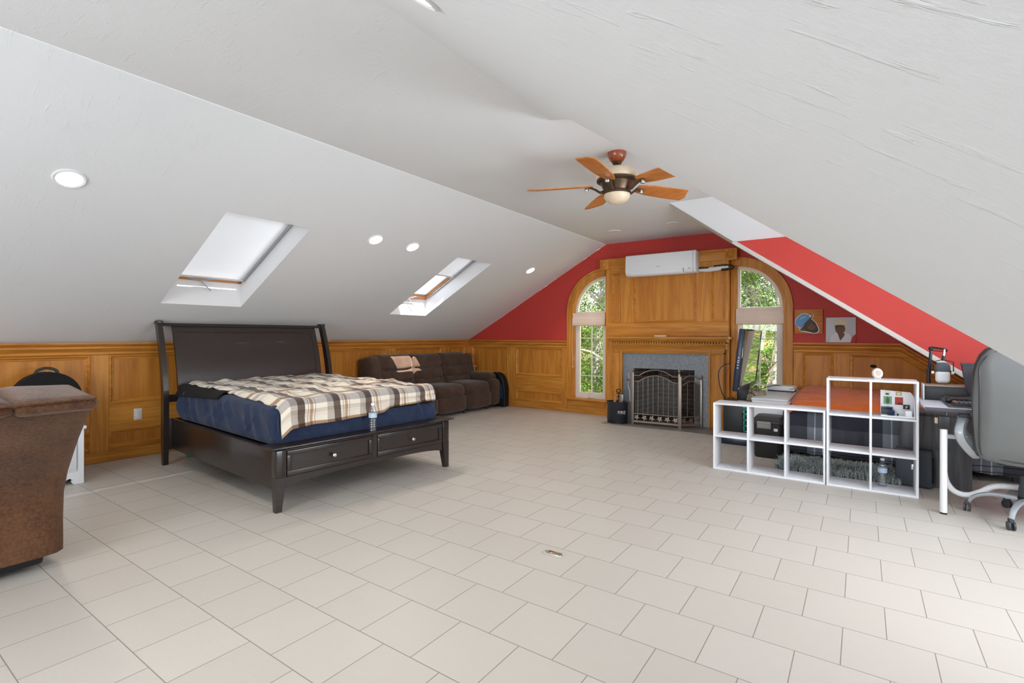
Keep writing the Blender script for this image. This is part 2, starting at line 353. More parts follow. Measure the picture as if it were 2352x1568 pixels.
# ================================================================== ROOM SHELL
XL, YF, ZR, H = -6.11, 7.34, 1.161, 2.687
XC1, XC2, TL, TR = -3.31, -1.71, .5457, .7227
YB, XR, D1, D2, XD, XV, ZE = -2.6, 1.6, 2.11, 6.0, 2.0, -1.175, 2.30
XW, ZW = -1.138, 2.274
ZL = lambda x: ZR+TL*(x-XL)
ZS = lambda x: H-TR*(x-XC2)
m = MB(); m.box(XL-.1, XD+.1, YB-.1, YF+.16, -.12, 0); struct('floor', m, TILE, smooth=0)
m = MB()
m.poly([(XC1, YB, H), (XC2, YB, H), (XC2, YF, H), (XC1, YF, H)])
m.poly([(XC2, 2.9, H), (XD, 2.9, H), (XD, 5.43, H), (XC2, 5.43, H)])
m.poly([(XC2, 2.9, H), (XD, 2.9, H), (XD, D1, ZW), (XW, D1, ZW)])
m.poly([(XC2, 5.43, H), (XD, 5.43, H), (XD, D2, ZE), (XV, D2, ZE)])
struct('ceiling', m, PLASTER, smooth=0)
SKY = [(1.99, 2.735), (4.78, 5.48)]; SX0, SX1, SDEP = -5.405, -4.155, .255
m = MB(); xs = [XL, SX0, SX1, XC1]; ys = [YB, 1.99, 2.735, 4.78, 5.48, YF]
for i in range(3):
    for j in range(5):
        if i == 1 and j in (1, 3): continue
        m.poly([(xs[i], ys[j], ZL(xs[i])), (xs[i+1], ys[j], ZL(xs[i+1])), (xs[i+1], ys[j+1], ZL(xs[i+1])), (xs[i], ys[j+1], ZL(xs[i]))])
m.mi = 1
for y0, y1 in SKY:
    P = lambda x, y, o: (x, y, ZL(x)+o)
    for y in (y0, y1): m.poly([P(SX0, y, 0), P(SX1, y, 0), P(SX1, y, SDEP+.06), P(SX0, y, SDEP+.06)])
    for x in (SX0, SX1): m.poly([P(x, y0, 0), P(x, y1, 0), P(x, y1, SDEP+.06), P(x, y0, SDEP+.06)])
struct('ceiling_left', m, [PLASTER, WHITE], smooth=0)
m = MB(); Q = lambda x, y: (x, y, ZS(x))
m.poly([Q(XC2, YB), Q(XR, YB), Q(XR, D1), Q(XW, D1), Q(XC2, D1)]); m.poly([Q(XC2, D1), Q(XW, D1), Q(XC2, 2.9)])
m.poly([Q(XC2, D2), Q(XV, D2), Q(XR, D2), Q(XR, YF), Q(XC2, YF)]); m.poly([Q(XC2, 5.43), Q(XV, D2), Q(XC2, D2)])
struct('ceiling_right', m, PLASTER, smooth=0)
m = MB(); m.box(XL-.1, XL, YB-.1, YF+.16, 0, ZR+.02); struct('wall_left', m, PLASTER, smooth=0)
m = MB()
m.poly([(XR, YB, 0), (XR, D1, 0), (XR, D1, ZS(XR)), (XR, YB, ZS(XR))]); m.poly([(XR, D2, 0), (XR, YF, 0), (XR, YF, ZS(XR)), (XR, D2, ZS(XR))])
struct('wall_knee_right', m, PLASTER, smooth=0)
for nm, y, mt, xa, za in (('wall_dormer_near', D1, PLASTER, XW, ZW), ('wall_dormer_far', D2, RED, XV, ZE)):
    m = MB(); m.prism([(xa, za), (XD, za), (XD, 0), (XR, 0), (XR, ZS(XR))], 'Y', y-.004, y+.004); struct(nm, m, mt, smooth=0)
def holed(name, outer, holes, axis, val, mats):
    m = MB(); E = []
    k = 'XYZ'.index(axis)
    for ring in [outer]+holes:
        vs = []
        for p in ring:
            l = list(p); l.insert(k, val); vs.append(m.v(l))
        E += [m.bm.edges.new((vs[i], vs[(i+1) % len(vs)])) for i in range(len(vs))]
    bmesh.ops.triangle_fill(m.bm, use_beauty=True, use_dissolve=False, edges=E)
    return struct(name, m, mats, smooth=0)
m = MB(); m.prism([(XV-.02, ZS(XV-.02)-.03), (XR, ZS(XR)-.03), (XR, ZS(XR)+.022), (XV, ZE+.022)], 'Y', D2-.011, D2-.004, .002); struct('trim_4', m, flat('corner_bead', S(208, 201, 194), .5))
DW = [(2.42, 3.05), (3.35, 4.55)]  # second opening is added, placed to suit the dormer fill lamp
holed('wall_right', [(D1, 0), (D2, 0), (D2, ZE), (5.43, H), (2.9, H), (D1, ZW)], [[(a, .6), (b, .6), (b, 2.1), (a, 2.1)] for a, b in DW], 'X', XD, PLASTER)
GAB = [(XL, 0), (XR, 0), (XR, ZS(XR)), (XC2, H), (XC1, H), (XL, ZR)]
holed('wall_near', GAB, [[(-3.2, .85), (-.6, .85), (-.6, 2.25), (-3.2, 2.25)]], 'Y', YB, PLASTER)  # opening added behind the fill lamp
# gable windows: quarter-round tops either side of the chimney breast
CX, AR, AZ, SILL = -2.355, .58, 1.63, .24          # centre line, opening radius, spring height, sill
def quarter(side, r, z0, grow=0, n=14):
    """outline of one opening; side -1 left, +1 right. inner straight edge sits next to the breast"""
    xi = CX+side*(.945-grow)
    pts = [(xi, z0-grow), (xi+side*(r+2*grow), z0-grow)]
    for k in range(n+1):
        a = PI/2*k/n; pts.append((xi+side*(grow)*0+side*(r+2*grow)*math.cos(a), AZ+(r+2*grow)*math.sin(a)*1.0))
    return pts
FBX0, FBX1, FBZ = -2.80, -1.90, .775
holed('wall_far', GAB, [quarter(-1, AR, SILL), quarter(1, AR, SILL), [(FBX0, .02), (FBX1, .02), (FBX1, FBZ), (FBX0, FBZ)]], 'Y', YF, RED)
# ------------------------------------------------------------------ wainscot
def moulding(m, P, u0, u1, w0, w1, wd, hi, lo):
    """mitred bevel ring from height hi (outside) to lo (inside); P(u, w, d) maps to the room"""
    o = [(u0, w0), (u1, w0), (u1, w1), (u0, w1)]
    rings = []
    for t, d in ((0, 0), (0, hi+.008), (.22*wd, hi+.012), (.45*wd, hi+.004), (.6*wd, hi*.5), (.8*wd, lo+.006), (wd, lo)):
        rings.append([m.v(P(a+(t if a == u0 else -t), b+(t if b == w0 else -t), d)) for a, b in o])
    for a, b in zip(rings, rings[1:]):
        for k in range(4): m.face([a[k], a[(k+1) % 4], b[(k+1) % 4], b[k]])
def slab(m, P, u0, u1, w0, w1, d, b=.003):
    pts = [(u0, w0), (u1, w0), (u1, w1), (u0, w1)]
    lo = [m.v(P(a, c, 0)) for a, c in pts]; mid = [m.v(P(a, c, d-b)) for a, c in pts]
    hi = [m.v(P(a+(b if a == u0 else -b), c+(b if c == w0 else -b), d)) for a, c in pts]
    for A, B in ((lo, mid), (mid, hi)):
        for k in range(4): m.face([A[k], A[(k+1) % 4], B[(k+1) % 4], B[k]])
    m.face(hi)
RAIL = [(0, 1.045), (.018, 1.045), (.03, 1.06), (.03, 1.075), (.02, 1.085), (.035, 1.095), (.05, 1.115), (.05, 1.13), (.036, 1.137), (.06, 1.15), (.066, 1.158), (.066, 1.17), (0, 1.17)]
def wainscot(name, P, cells, mats, ua, ub, low=(.125, .30), up=(.565, 1.045), rail=True):
    """cells = list of (u0, u1) panel widths; everything between them is stile"""
    m = MB(); m.mi = 1                                  # materials: 0 panel, 1 stile, 2 rail
    edge = [ua]+[e for c in cells for e in c]+[ub]
    for i in range(0, len(edge), 2):
        if edge[i+1]-edge[i] > .004: slab(m, P, edge[i], edge[i+1], .105, 1.05, .02)
    for a, b in cells:
        m.mi = 2
        for w0, w1 in ((.105, low[0]), (low[1], up[0]), (up[1], 1.05)):
            if w1-w0 > .004: slab(m, P, a, b, w0, w1, .0195)
        for w0, w1 in (low, up):
            m.mi = 0; slab(m, P, a, b, w0, w1, .006); m.mi = 2; moulding(m, P, a, b, w0, w1, .038, .02, .006)
    m.mi = 2; slab(m, P, ua, ub, 0, .105, .028, .006)
    if rail:
        A = [m.v(P(ua, w, d)) for d, w in RAIL]; B = [m.v(P(ub, w, d)) for d, w in RAIL]
        for k in range(len(RAIL)-1): m.face([A[k], A[k+1], B[k+1], B[k]])
        m.face(A); m.face(B)
    return struct(name, m, mats)
PL = lambda u, w, d: (XL+d, u, w)
PF = lambda u, w, d: (u, YF-d, w)
wainscot('trim_1', PL, [(-2.5, -1.5), (-1.36, -.4), (-.26, .62), (.76, 1.655), (1.805, 2.86), (3.0, 4.13), (4.28, 5.33), (5.5, 6.57), (6.75, 7.22)], [OP, OZ, OY], YB, YF)
wainscot('trim_2', PF, [(-6.0, -5.18), (-5.005, -4.075)], [OP, OZ, OX], XL, -3.985)
# right of the far wall: the cap rail bends down along the roof slope
m = MB(); m.mi = 1
RB = .36; dn = lambda x, z: z-TR*max(0, x-RB)
for a, b in ((-.722, -.612), (-.29, -.12)): slab(m, PF, a, b, .105, 1.05, .02)
m.mi = 2; slab(m, PF, -.722, 1.55, 0, .105, .028)
for w0, w1 in ((.105, .125), (.30, .565)): slab(m, PF, -.612, -.29, w0, w1, .0195)
m.mi = 0; slab(m, PF, -.612, -.29, .125, 1.05, .006)
m.prism([(-.12, .1), (1.35, .1), (1.35, dn(1.35, 1.05)), (RB, 1.05), (-.12, 1.05)], 'Y', YF-.006, YF)
m.mi = 2; moulding(m, PF, -.612, -.29, .565, 1.045, .038, .02, .006); moulding(m, PF, -.612, -.29, .125, .30, .038, .02, .006)
V = []
for x in (-.722, RB, 1.42): V.append([m.v((x, YF-d, dn(x, w))) for d, w in RAIL])
for A, B in zip(V, V[1:]):
    for k in range(len(RAIL)-1): m.face([A[k], A[k+1], B[k+1], B[k]])
V = []
for x in (-.12, RB, 1.38): V.append([m.v((x, YF-d, dn(x, w))) for d, w in ((.0, 1.05), (.026, 1.05), (.03, 1.03), (.018, 1.015), (.006, 1.0))])
for A, B in zip(V, V[1:]):
    for k in range(4): m.face([A[k], A[k+1], B[k+1], B[k]])
m.box(-.12, -.09, YF-.026, YF, .14, 1.03, .005)
struct('trim_3', m, [OP, OZ, OX])
# ------------------------------------------------------------------ gable windows
def gable_window(idx, side):
    xi = CX+side*.945
    X = lambda t: xi+side*t                    # t = distance from the breast edge
    def band(m, r0, r1, y0, y1, z0=SILL, n=18, inner=True):
        """frame following outer straight edge and the quarter arc, between radii r0 < r1"""
        path = [(1, 0, z0)]+[(math.cos(PI/2*k/n), math.sin(PI/2*k/n), AZ) for k in range(n+1)]
        R = []
        for c, s_, zb in path:
            R.append([m.v((X(r*c if zb == AZ else r), y, (AZ+r*s_) if zb == AZ else zb)) for r, y in ((r0, y0), (r1, y0), (r1, y1), (r0, y1))])
        for A, B in zip(R, R[1:]):
            for k in range(4): m.face([A[k], A[(k+1) % 4], B[(k+1) % 4], B[k]])
        m.face(R[0]); m.face(R[-1][::-1])
    m = MB(); m.mi = 0                             # oak casing and jamb
    band(m, AR-.004, AR+.105, YF-.028, YF+.002); band(m, AR+.012, AR+.03, YF-.036, YF-.02); band(m, AR+.075, AR+.105, YF-.038, YF-.02)
    m.box(min(X(-.06), X(.0)), max(X(-.06), X(0)), YF-.026, YF, SILL-.02, AZ+AR+.1, .004)
    band(m, AR-.012, AR, YF-.002, YF+.14)
    m.box(min(X(0), X(.012)), max(X(0), X(.012)), YF, YF+.14, SILL, AZ+AR)
    w = struct('window_%d' % idx, m, [OZ])
    m = MB(); m.box(min(X(-.05), X(AR+.13)), max(X(-.05), X(AR+.13)), YF-.07, YF+.06, SILL-.03, SILL, .006)
    a, b = sorted((X(-.05), X(AR+.1)))
    slab(m, PF, a, b, .105, SILL-.03, .02); moulding(m, PF, a+.05, b-.05, .115, SILL-.035, .025, .02, .01); slab(m, PF, a, b, 0, .105, .028)
    obj('sill', m, OX, w)
    m = MB(); y0, y1 = YF+.05, YF+.10
    band(m, AR-.055, AR-.012, y0, y1)
    m.box(*sorted((X(.0125), X(.05))), y0+.0012, y1-.001, SILL+.001, AZ+AR-.02); m.box(*sorted((X(.013), X(AR-.013))), y0-.0012, y1+.001, SILL+.002, SILL+.06)
    m.box(*sorted((X(.013), X(AR-.013))), y0+.0024, y1-.002, AZ-.045, AZ+.01)
    # lower sash
    a, b = sorted((X(.05), X(AR-.055)))
    for x0, x1 in ((a, a+.035), (b-.035, b)): m.box(x0, x1, y0+.004, y1-.01, SILL+.06, AZ-.045)
    m.box(a, b, y0+.0052, y1-.011, SILL+.058, SILL+.095); m.box(a, b, y0+.0052, y1-.011, AZ-.08, AZ-.044)
    obj('frame', m, VINYL, w)
    m = MB()
    m.box((a+b)/2-.008, (a+b)/2+.008, y0+.02, y0+.034, SILL+.09, AZ-.06)
    for z in (.604, .908, 1.214): m.box(a+.03, b-.03, y0+.0205, y0+.0335, z-.008, z+.008)
    d = math.sqrt(.5)
    m.tube([(X(.045), y0+.027, AZ+.01), (X(.05+(AR-.09)*d), y0+.027, AZ+.01+(AR-.07)*d)], .009, 6)
    m.tube([(X(.05+.25*math.cos(t*PI/24)), y0+.027, AZ+.005+.25*math.sin(t*PI/24)) for t in range(13)], .008, 6)
    obj('muntins', m, VINYL, w)
    m = MB(); m.poly([(X(.03), y0+.028, SILL+.05), (X(AR-.03), y0+.028, SILL+.05), (X(AR-.03), y0+.028, AZ-.02), (X(.03), y0+.028, AZ-.02)]); obj('pane', m, PANE, w, 0)
    m = MB(); m.poly([(X(.03), y0+.028, AZ)]+[(X(.03+(AR-.06)*math.cos(PI/2*k/12)), y0+.028, AZ+(AR-.035)*math.sin(PI/2*k/12)) for k in range(13)]); obj('pane', m, PANE, w, 0)
    m = MB(); c = (a+b)/2
    m.box(c-.06, c+.06, y0-.014, y0+.006, SILL+.012, SILL+.03, .004); m.tube(smoothpath([(c-.01, y0-.01, SILL+.02), (c-.025, y0-.03, SILL+.05), (c+.01, y0-.03, SILL+.09), (c+.02, y0-.03, SILL+.10)], 5), .006, 6)
    obj('crank', m, VINYL, w)
    return w
gable_window(1, -1); gable_window(2, 1)
def woven_shade(side, label):
    xi = CX+side*.945; a, b = sorted((xi+side*.008, xi+side*(AR+.002)))
    t = thing('woven_shade', label, 'blind', ((a+b)/2, YF+.02, 1.41), 0, 'woven window shades')
    h = (b-a)/2; m = MB()
    prof = [(.03, .205), (-.035, .2), (-.045, .185), (-.045, .14), (-.058, .10), (-.062, .06), (-.055, .02), (-.04, 0), (.0, -.004), (.03, .02)]
    m.prism([(y, z) for y, z in prof], 'X', -h, h, .003)
    for k in range(5): m.box(-h, h, -.07+.003*k, -.05+.003*k, .012+k*.022, .022+k*.022, .003)
    obj('folded_slats', m, BAMBOO, t)
    m = MB(); m.box(-h, h, -.05, .03, .185, .21, .004); obj('head_rail', m, BAMBOO, t)
    m = MB(); m.tube(smoothpath([(-h*.96, -.065, .02), (-h*1.0, -.065, -.25), (-h*.97, -.065, -.52), (-h*.9, -.065, -.545), (-h*.88, -.065, -.5)], 8), .002, 5)
    m.ball((-h*.95, -.066, -.66), (.007, .007, .022)); m.tube([(-h*.95, -.065, -.64), (-h*.96, -.065, -.5)], .0015, 5)
    if side < 0: obj('pull_cord', m, VINYL, t)
    return t
woven_shade(-1, 'woven cream shade folded up across the arched window left of the fireplace')
woven_shade(1, 'woven cream shade folded up across the arched window behind the television')
# ------------------------------------------------------------------ roof windows
SA = math.atan(TL); RM = tr(XL, 0, ZR) @ rot('Y', -SA)
def roof_window(idx, y0, y1):
    u0, u1, w = .925, 2.349, .224
    m = MB(); m.M = RM
    for a in ((u0-.02, u0+.06, y0, y1), (u1-.06, u1+.02, y0, y1), (u0, u1, y0, y0+.045), (u0, u1, y1-.045, y1)): m.box(*a, w-.012, w+.06, .004)
    o = struct('window_%d' % idx, m, [flat('pine_frame', S(206, 132, 62), .35) if 'pine_frame' not in MATS else MATS['pine_frame']])
    m = MB(); m.M = RM
    for a in ((u0+.06, u0+.105, y0+.045, y1-.045), (u1-.1, u1-.06, y0+.045, y1-.045), (u0+.06, u1-.06, y0+.045, y0+.085), (u0+.06, u1-.06, y1-.085, y1-.045)): m.box(*a, w+.012, w+.065, .004)
    obj('sash', m, WHITE, o)
    m = MB(); m.M = RM; m.poly([(u0+.08, y0+.06, w+.05), (u1-.08, y0+.06, w+.05), (u1-.08, y1-.06, w+.05), (u0+.08, y1-.06, w+.05)]); obj('pane', m, PANE, o, 0)
    c = (y0+y1)/2-.05
    m = MB(); m.M = RM; m.tube(smoothpath([(u0+.075, c-.14, w-.02), (u0+.05, c-.08, w-.03), (u0+.035, c, w-.034), (u0+.05, c+.08, w-.03), (u0+.075, c+.14, w-.02)], 5), .012, 6, flat=.5)
    obj('operator', m, SILV, o)
    m = MB(); m.tube([tuple(RM @ Vector((u0+.04, c, w-.035))), tuple(RM @ Vector((u0+.0, c+.09, w-.12)))], .006, 6); m.ball(tuple(RM @ Vector((u0, c+.09, w-.12))), .011); obj('crank', m, SILV, o)
def cell_shade(y0, y1, ub, label):
    u1, w = 2.345, .204
    t = thing('pleated_shade', label, 'blind', tuple(RM @ Vector(((ub+u1)/2, (y0+y1)/2, w))), 0, 'pleated roof window shades')
    B = Matrix.Translation(t.location).inverted() @ RM
    m = MB(); m.M = B; n = int((u1-ub)/.013)
    m.grid(lambda a, b: (ub+(u1-ub)*a, y0+.03+(y1-y0-.06)*b, w+(.0035 if round(a*2*n) % 2 else -.0035)), 2*n, 1); obj('pleats', m, SHADE, t, 0)
    m = MB(); m.M = B; m.box(ub-.028, ub, y0+.02, y1-.02, w-.012, w+.008, .003); obj('bottom_bar', m, WHITE, t)
    m = MB(); m.M = B
    for a, b in ((y0+.004, y0+.03), (y1-.03, y1-.004)):
        m = MB(); m.M = B; m.box(.99, u1, a, b, w-.012, w+.012, .003); obj('side_track', m, SILV, t)
for i, (a, b) in enumerate(SKY): roof_window(3+i, a, b)
cell_shade(*SKY[0], 1.02, 'white pleated shade closed over the nearer roof window above the bed')
cell_shade(*SKY[1], 1.588, 'white pleated shade half closed over the farther roof window above the sofa')
# unseen windows; the shaded dormer one and the rear one are added for fill
for i, (a, b) in enumerate(DW):
    m = MB()
    for q in ((a, a+.05, .6, 2.1), (b-.05, b, .6, 2.1), (a, b, .6, .65), (a, b, 2.05, 2.1), ((a+b)/2-.015, (a+b)/2+.015, .65, 2.05)): m.box(XD-.02, XD+.06, *q)
    o = struct('window_%d' % (5+i), m, WHITE)
    m = MB(); m.poly([(XD+.03, a+.04, .64), (XD+.03, b-.04, .64), (XD+.03, b-.04, 2.06), (XD+.03, a+.04, 2.06)]); obj('pane', m, PANE if i == 0 else SHADE, o, 0)
m = MB()
for q in ((-3.2, -3.15, .85, 2.25), (-.65, -.6, .85, 2.25), (-3.2, -.6, .85, .9), (-3.2, -.6, 2.2, 2.25), (-1.92, -1.88, .9, 2.2)): m.box(q[0], q[1], YB-.06, YB+.02, q[2], q[3])
o = struct('window_7', m, WHITE); m = MB(); m.poly([(-3.17, YB-.03, .87), (-.63, YB-.03, .87), (-.63, YB-.03, 2.23), (-3.17, YB-.03, 2.23)]); obj('pane', m, PANE, o, 0)  # added window behind the camera, goes with the rear fill lamp
# ------------------------------------------------------------------ recessed lights
def downlight(label, c, M, on=True, r=.088, e=30):
    t = thing('recessed_light', label, 'ceiling light', c, 0, 'recessed ceiling lights')
    m = MB(); m.M = M; m.lathe([(r*.74, .02), (r*.76, -.004), (r*.92, -.008), (r, -.004), (r, .002)], seg=32)
    m.bm.faces.ensure_lookup_table()
    for f in [f for f in m.bm.faces if len(f.verts) > 4]: m.bm.faces.remove(f)
    obj('trim_ring', m, WHITE, t)
    m = MB(); m.M = M; m.lathe([(r*.77, -.0045), (r*.5, -.0065), (.001, -.007)], seg=32); obj('lens', m, LED if on else WHITE, t)
    if on:
        l = lamp('downlight_lamp', 'SPOT', e, (1, .91, .8), spot_size=2.2, spot_blend=.6, shadow_soft_size=.06)
        n = (M.to_3x3() @ Vector((0, 0, -1))); l.location = Vector(c)+n*.02; l.rotation_euler = n.to_track_quat('-Z', 'Y').to_euler()
ML = rot('Y', -SA)
for y, lb in ((1.017, 'lit recessed light nearest the camera on the left ceiling slope, above the armchair'), (3.468, 'lit recessed light left of a close pair between the roof windows'), (3.99, 'lit recessed light right of a close pair between the roof windows'), (6.425, 'lit recessed light on the left slope nearest the red wall')):
    downlight(lb, (-4.134, y, ZL(-4.134)-.001), ML)
downlight('unlit recessed light in the flat ceiling near the red wall, left of two', (-2.80, 6.48, H-.001), Matrix(), False)
downlight('unlit recessed light in the flat ceiling near the red wall, right of two', (-1.984, 6.445, H-.001), Matrix(), False)
downlight('lit recessed light cut off by the top of the photo on the right slope', (-.985, .925, ZS(-.985)-.001), rot('Y', math.atan(TR)), True, .095)
def wm(t): return (tr(*t.location) @ rot('Z', t.rotation_euler[2])).inverted()
def mb(t, mi=0):
    m = MB(); m.M = wm(t); m.mi = mi; return m
# ================================================================== FIREPLACE
t = thing('fireplace', 'golden oak fireplace with panelled overmantel and grey granite surround', 'fireplace', (CX, 7.2, 0))
BX0, BX1, BY = -3.24, -1.475, 7.22
PB = lambda u, w, d: (u, BY-d, w)
m = mb(t)                                        # breast with panels
m.mi = 1
m.box(BX0, BX1, BY, YF, 1.2, 2.29); m.box(BX0, -3.06, BY, YF, 0, 1.2); m.box(-1.53, BX1, BY, YF, 0, 1.2)
cells = [(-3.14, -3.02), (-2.79, -1.90), (-1.68, -1.52)]
for a, b in ((BX0, -3.15), (-3.01, -2.80), (-1.89, -1.69), (-1.51, BX1)): slab(m, PB, a, b, 1.45, 2.29, .018)
m.mi = 2; slab(m, PB, BX0, BX1, 1.25, 1.45, .018)
for a, b in ((-3.15, -3.01), (-2.80, -1.89), (-1.69, -1.51)):
    m.mi = 2; slab(m, PB, a, b, 2.2, 2.29, .0178); m.mi = 0; slab(m, PB, a, b, 1.45, 2.2, .005); m.mi = 2; moulding(m, PB, a, b, 1.45, 2.2, .032, .018, .005)
slab(m, PB, -3.14, -3.06, .11, 1.15, .012)
obj('overmantel', m, [OP, OZ, OX], t)
m = mb(t)
m.box(BX0-.07, BX1+.07, BY-.03, YF, 2.275, 2.415, .006); m.box(BX0-.09, BX1+.09, BY-.045, YF, 2.405, 2.425, .004)
obj('frieze', m, OX, t)
for x in (-3.262, -1.44):
    m = mb(t); m.box(x-.075, x+.075, BY-.048, BY-.01, 2.268, 2.422, .006)
    m.lathe([(.06, -.05), (.06, -.056), (.05, -.062), (.042, -.054), (.034, -.06), (.026, -.054), (.018, -.062), (.002, -.066)], (x, BY, 2.345), 24, 'Y')
    obj('rosette', m, OZ, t)
m = mb(t); y0 = 7.0
m.box(-3.15, -1.44, y0, YF-.1, 1.205, 1.243, .008); m.prism([(y0+.012, 1.205), (y0+.02, 1.19), (y0+.05, 1.175), (y0+.06, 1.165), (7.22, 1.165), (7.22, 1.205)], 'X', -3.125, -1.462)
obj('mantel_shelf', m, OX, t)
m = mb(t); n = 44
for k in range(n):
    a = -3.10+(1.62)*k/n; m.box(a, a+.022, 7.07, 7.12, 1.135, 1.166, .002)
obj('dentil_moulding', m, OX, t)
m = mb(t)
m.box(-3.10, -1.48, 7.085, 7.23, 1.125, 1.15); m.prism([(7.075, 1.128), (7.085, 1.11), (7.10, 1.085), (7.105, 1.07), (7.23, 1.07), (7.23, 1.128)], 'X', -3.10, -1.48)
m.box(-3.07, -1.515, 7.11, 7.23, 1.0, 1.075, .004); m.box(-2.99, -1.665, 7.10, 7.16, 1.03, 1.052, .004)
m.mi = 1
for a, b, c, d in ((-3.07, -2.945, -2.965, -2.94), (-1.70, -1.515, -1.705, -1.68)):
    m.box(a, b, 7.12, 7.23, 0, 1.03, .004); m.box(c, d, 7.105, 7.16, 0, 1.05, .004)
m.box(-1.60, -1.515, 7.108, 7.16, .11, 1.0, .004); m.box(-3.07, -2.99, 7.108, 7.16, .11, 1.0, .004)
obj('surround', m, [OX, OZ], t)
m = mb(t); m.box(-2.95, FBX0, 7.15, YF, 0, 1.035); m.box(FBX1, -1.69, 7.15, YF, 0, 1.035); m.box(FBX0, FBX1, 7.15, YF, FBZ, 1.035)
obj('granite_facing', m, GRAN, t)
m = mb(t); a, b, c = FBX0+.02, FBX1-.02, 7.9
m.poly([(a, 7.2, .012), (b, 7.2, .012), (b-.12, c, .012), (a+.12, c, .012)]); m.poly([(a+.12, c, 0), (b-.12, c, 0), (b-.12, c, .8), (a+.12, c, .8)])
m.poly([(a, 7.2, 0), (a+.12, c, 0), (a+.12, c, .8), (a, 7.2, .8)]); m.poly([(b, 7.2, 0), (b-.12, c, 0), (b-.12, c, .8), (b, 7.2, .8)])
m.mi = 1; m.poly([(a, 7.2, .8), (b, 7.2, .8), (b-.12, c, .8), (a+.12, c, .8)])
obj('firebox', m, [BRICK, SOOT], t, 0)
m = mb(t)
for z in (.12, .16): m.tube([(-2.6, 7.55, z), (-2.1, 7.55, z)], .008, 6)
for k in range(7): m.tube([(-2.58+.077*k, 7.42, .1), (-2.58+.077*k, 7.7, .1)], .008, 6)
for x in (-2.58, -2.12): m.tube([(x, 7.42, .22), (x, 7.42, .01), (x, 7.7, .01), (x, 7.7, .1)], .009, 6)
obj('grate', m, BLK, t)
m = mb(t); m.box(-3.06, -1.545, 6.645, 7.16, -.02, .008, .002); obj('hearth', m, GRANF, t)
tt = thing('remote_control', 'slim white bar lying on the oak mantel shelf', 'remote control', (-2.36, 7.1, 1.243))
m = MB(); m.box(-.085, .085, -.013, .013, 0, .016, .004); o = obj('body', m, WHITE, tt)
# ------------------------------------------------------------------ split air conditioner
t = thing('air_conditioner', 'white wall mounted split air conditioner above the oak overmantel', 'air conditioner', (-2.35, BY-.05, 2.115))
m = MB(); prof = [(.05, .30), (-.15, .305), (-.165, .298), (-.175, .10), (-.165, .05), (-.14, .015), (-.10, 0), (.05, .005)]
m.prism([(y, z) for y, z in prof], 'X', -.5, .46, .004); obj('casing', m, WHITE, t)
m = MB(); m.prism([(y*1.01+.0, z) for y, z in prof], 'X', .462, .5, .006); obj('end_cap', m, LAM, t)
m = MB(); m.prism([(-.174, .062), (-.178, .06), (-.162, .022), (-.14, .004), (-.105, -.006), (-.1, -.001), (-.138, .012), (-.158, .03)], 'X', -.43, .33, .001); obj('louver', m, LAM, t)
m = MB(); m.tube([(-.43, -.172, .092), (.33, -.172, .092)], .0012, 4); m.box(.335, .338, -.178, -.168, .02, .075); obj('seam', m, DGREY, t)
m = MB(); m.box(-.04, .015, -.1772, -.174, .112, .119); obj('badge', m, SILV, t)
m = MB(); m.box(.40, .43, -.1745, -.17, .055, .07); obj('display', m, SILV, t)
t = thing('pipe_set', 'white taped refrigerant pipes running right from the air conditioner', 'pipe', (-1.85, 7.17, 2.16))
m = MB(); pts = [(0, .02, .0), (.1, .0, -.005), (.2, -.01, .0), (.3, -.01, .008), (.38, 0, .01)]
rs = [.018, .026, .03, .032, .03]
m.tube(smoothpath(pts, 4), [.018+.014*min(1, i/5)+.002*math.sin(i*2.1) for i in range(17)], 10); obj('wrap', m, WHITE, t)
m = MB(); m.tube(smoothpath([(0, .0, .03), (.1, -.025, .022), (.13, -.03, .02)], 5), .01, 8); m.tube(smoothpath([(.2, -.02, .035), (.34, -.025, .04), (.43, .0, .028), (.445, .02, .0), (.42, 0, -.018)], 6), .012, 8); obj('foam_sleeve', m, BLK, t)
m = MB(); m.tube(smoothpath([(.30, -.03, -.018), (.38, -.035, -.018), (.42, -.03, -.012)], 4), .016, 8); obj('black_tape', m, BLK, t)
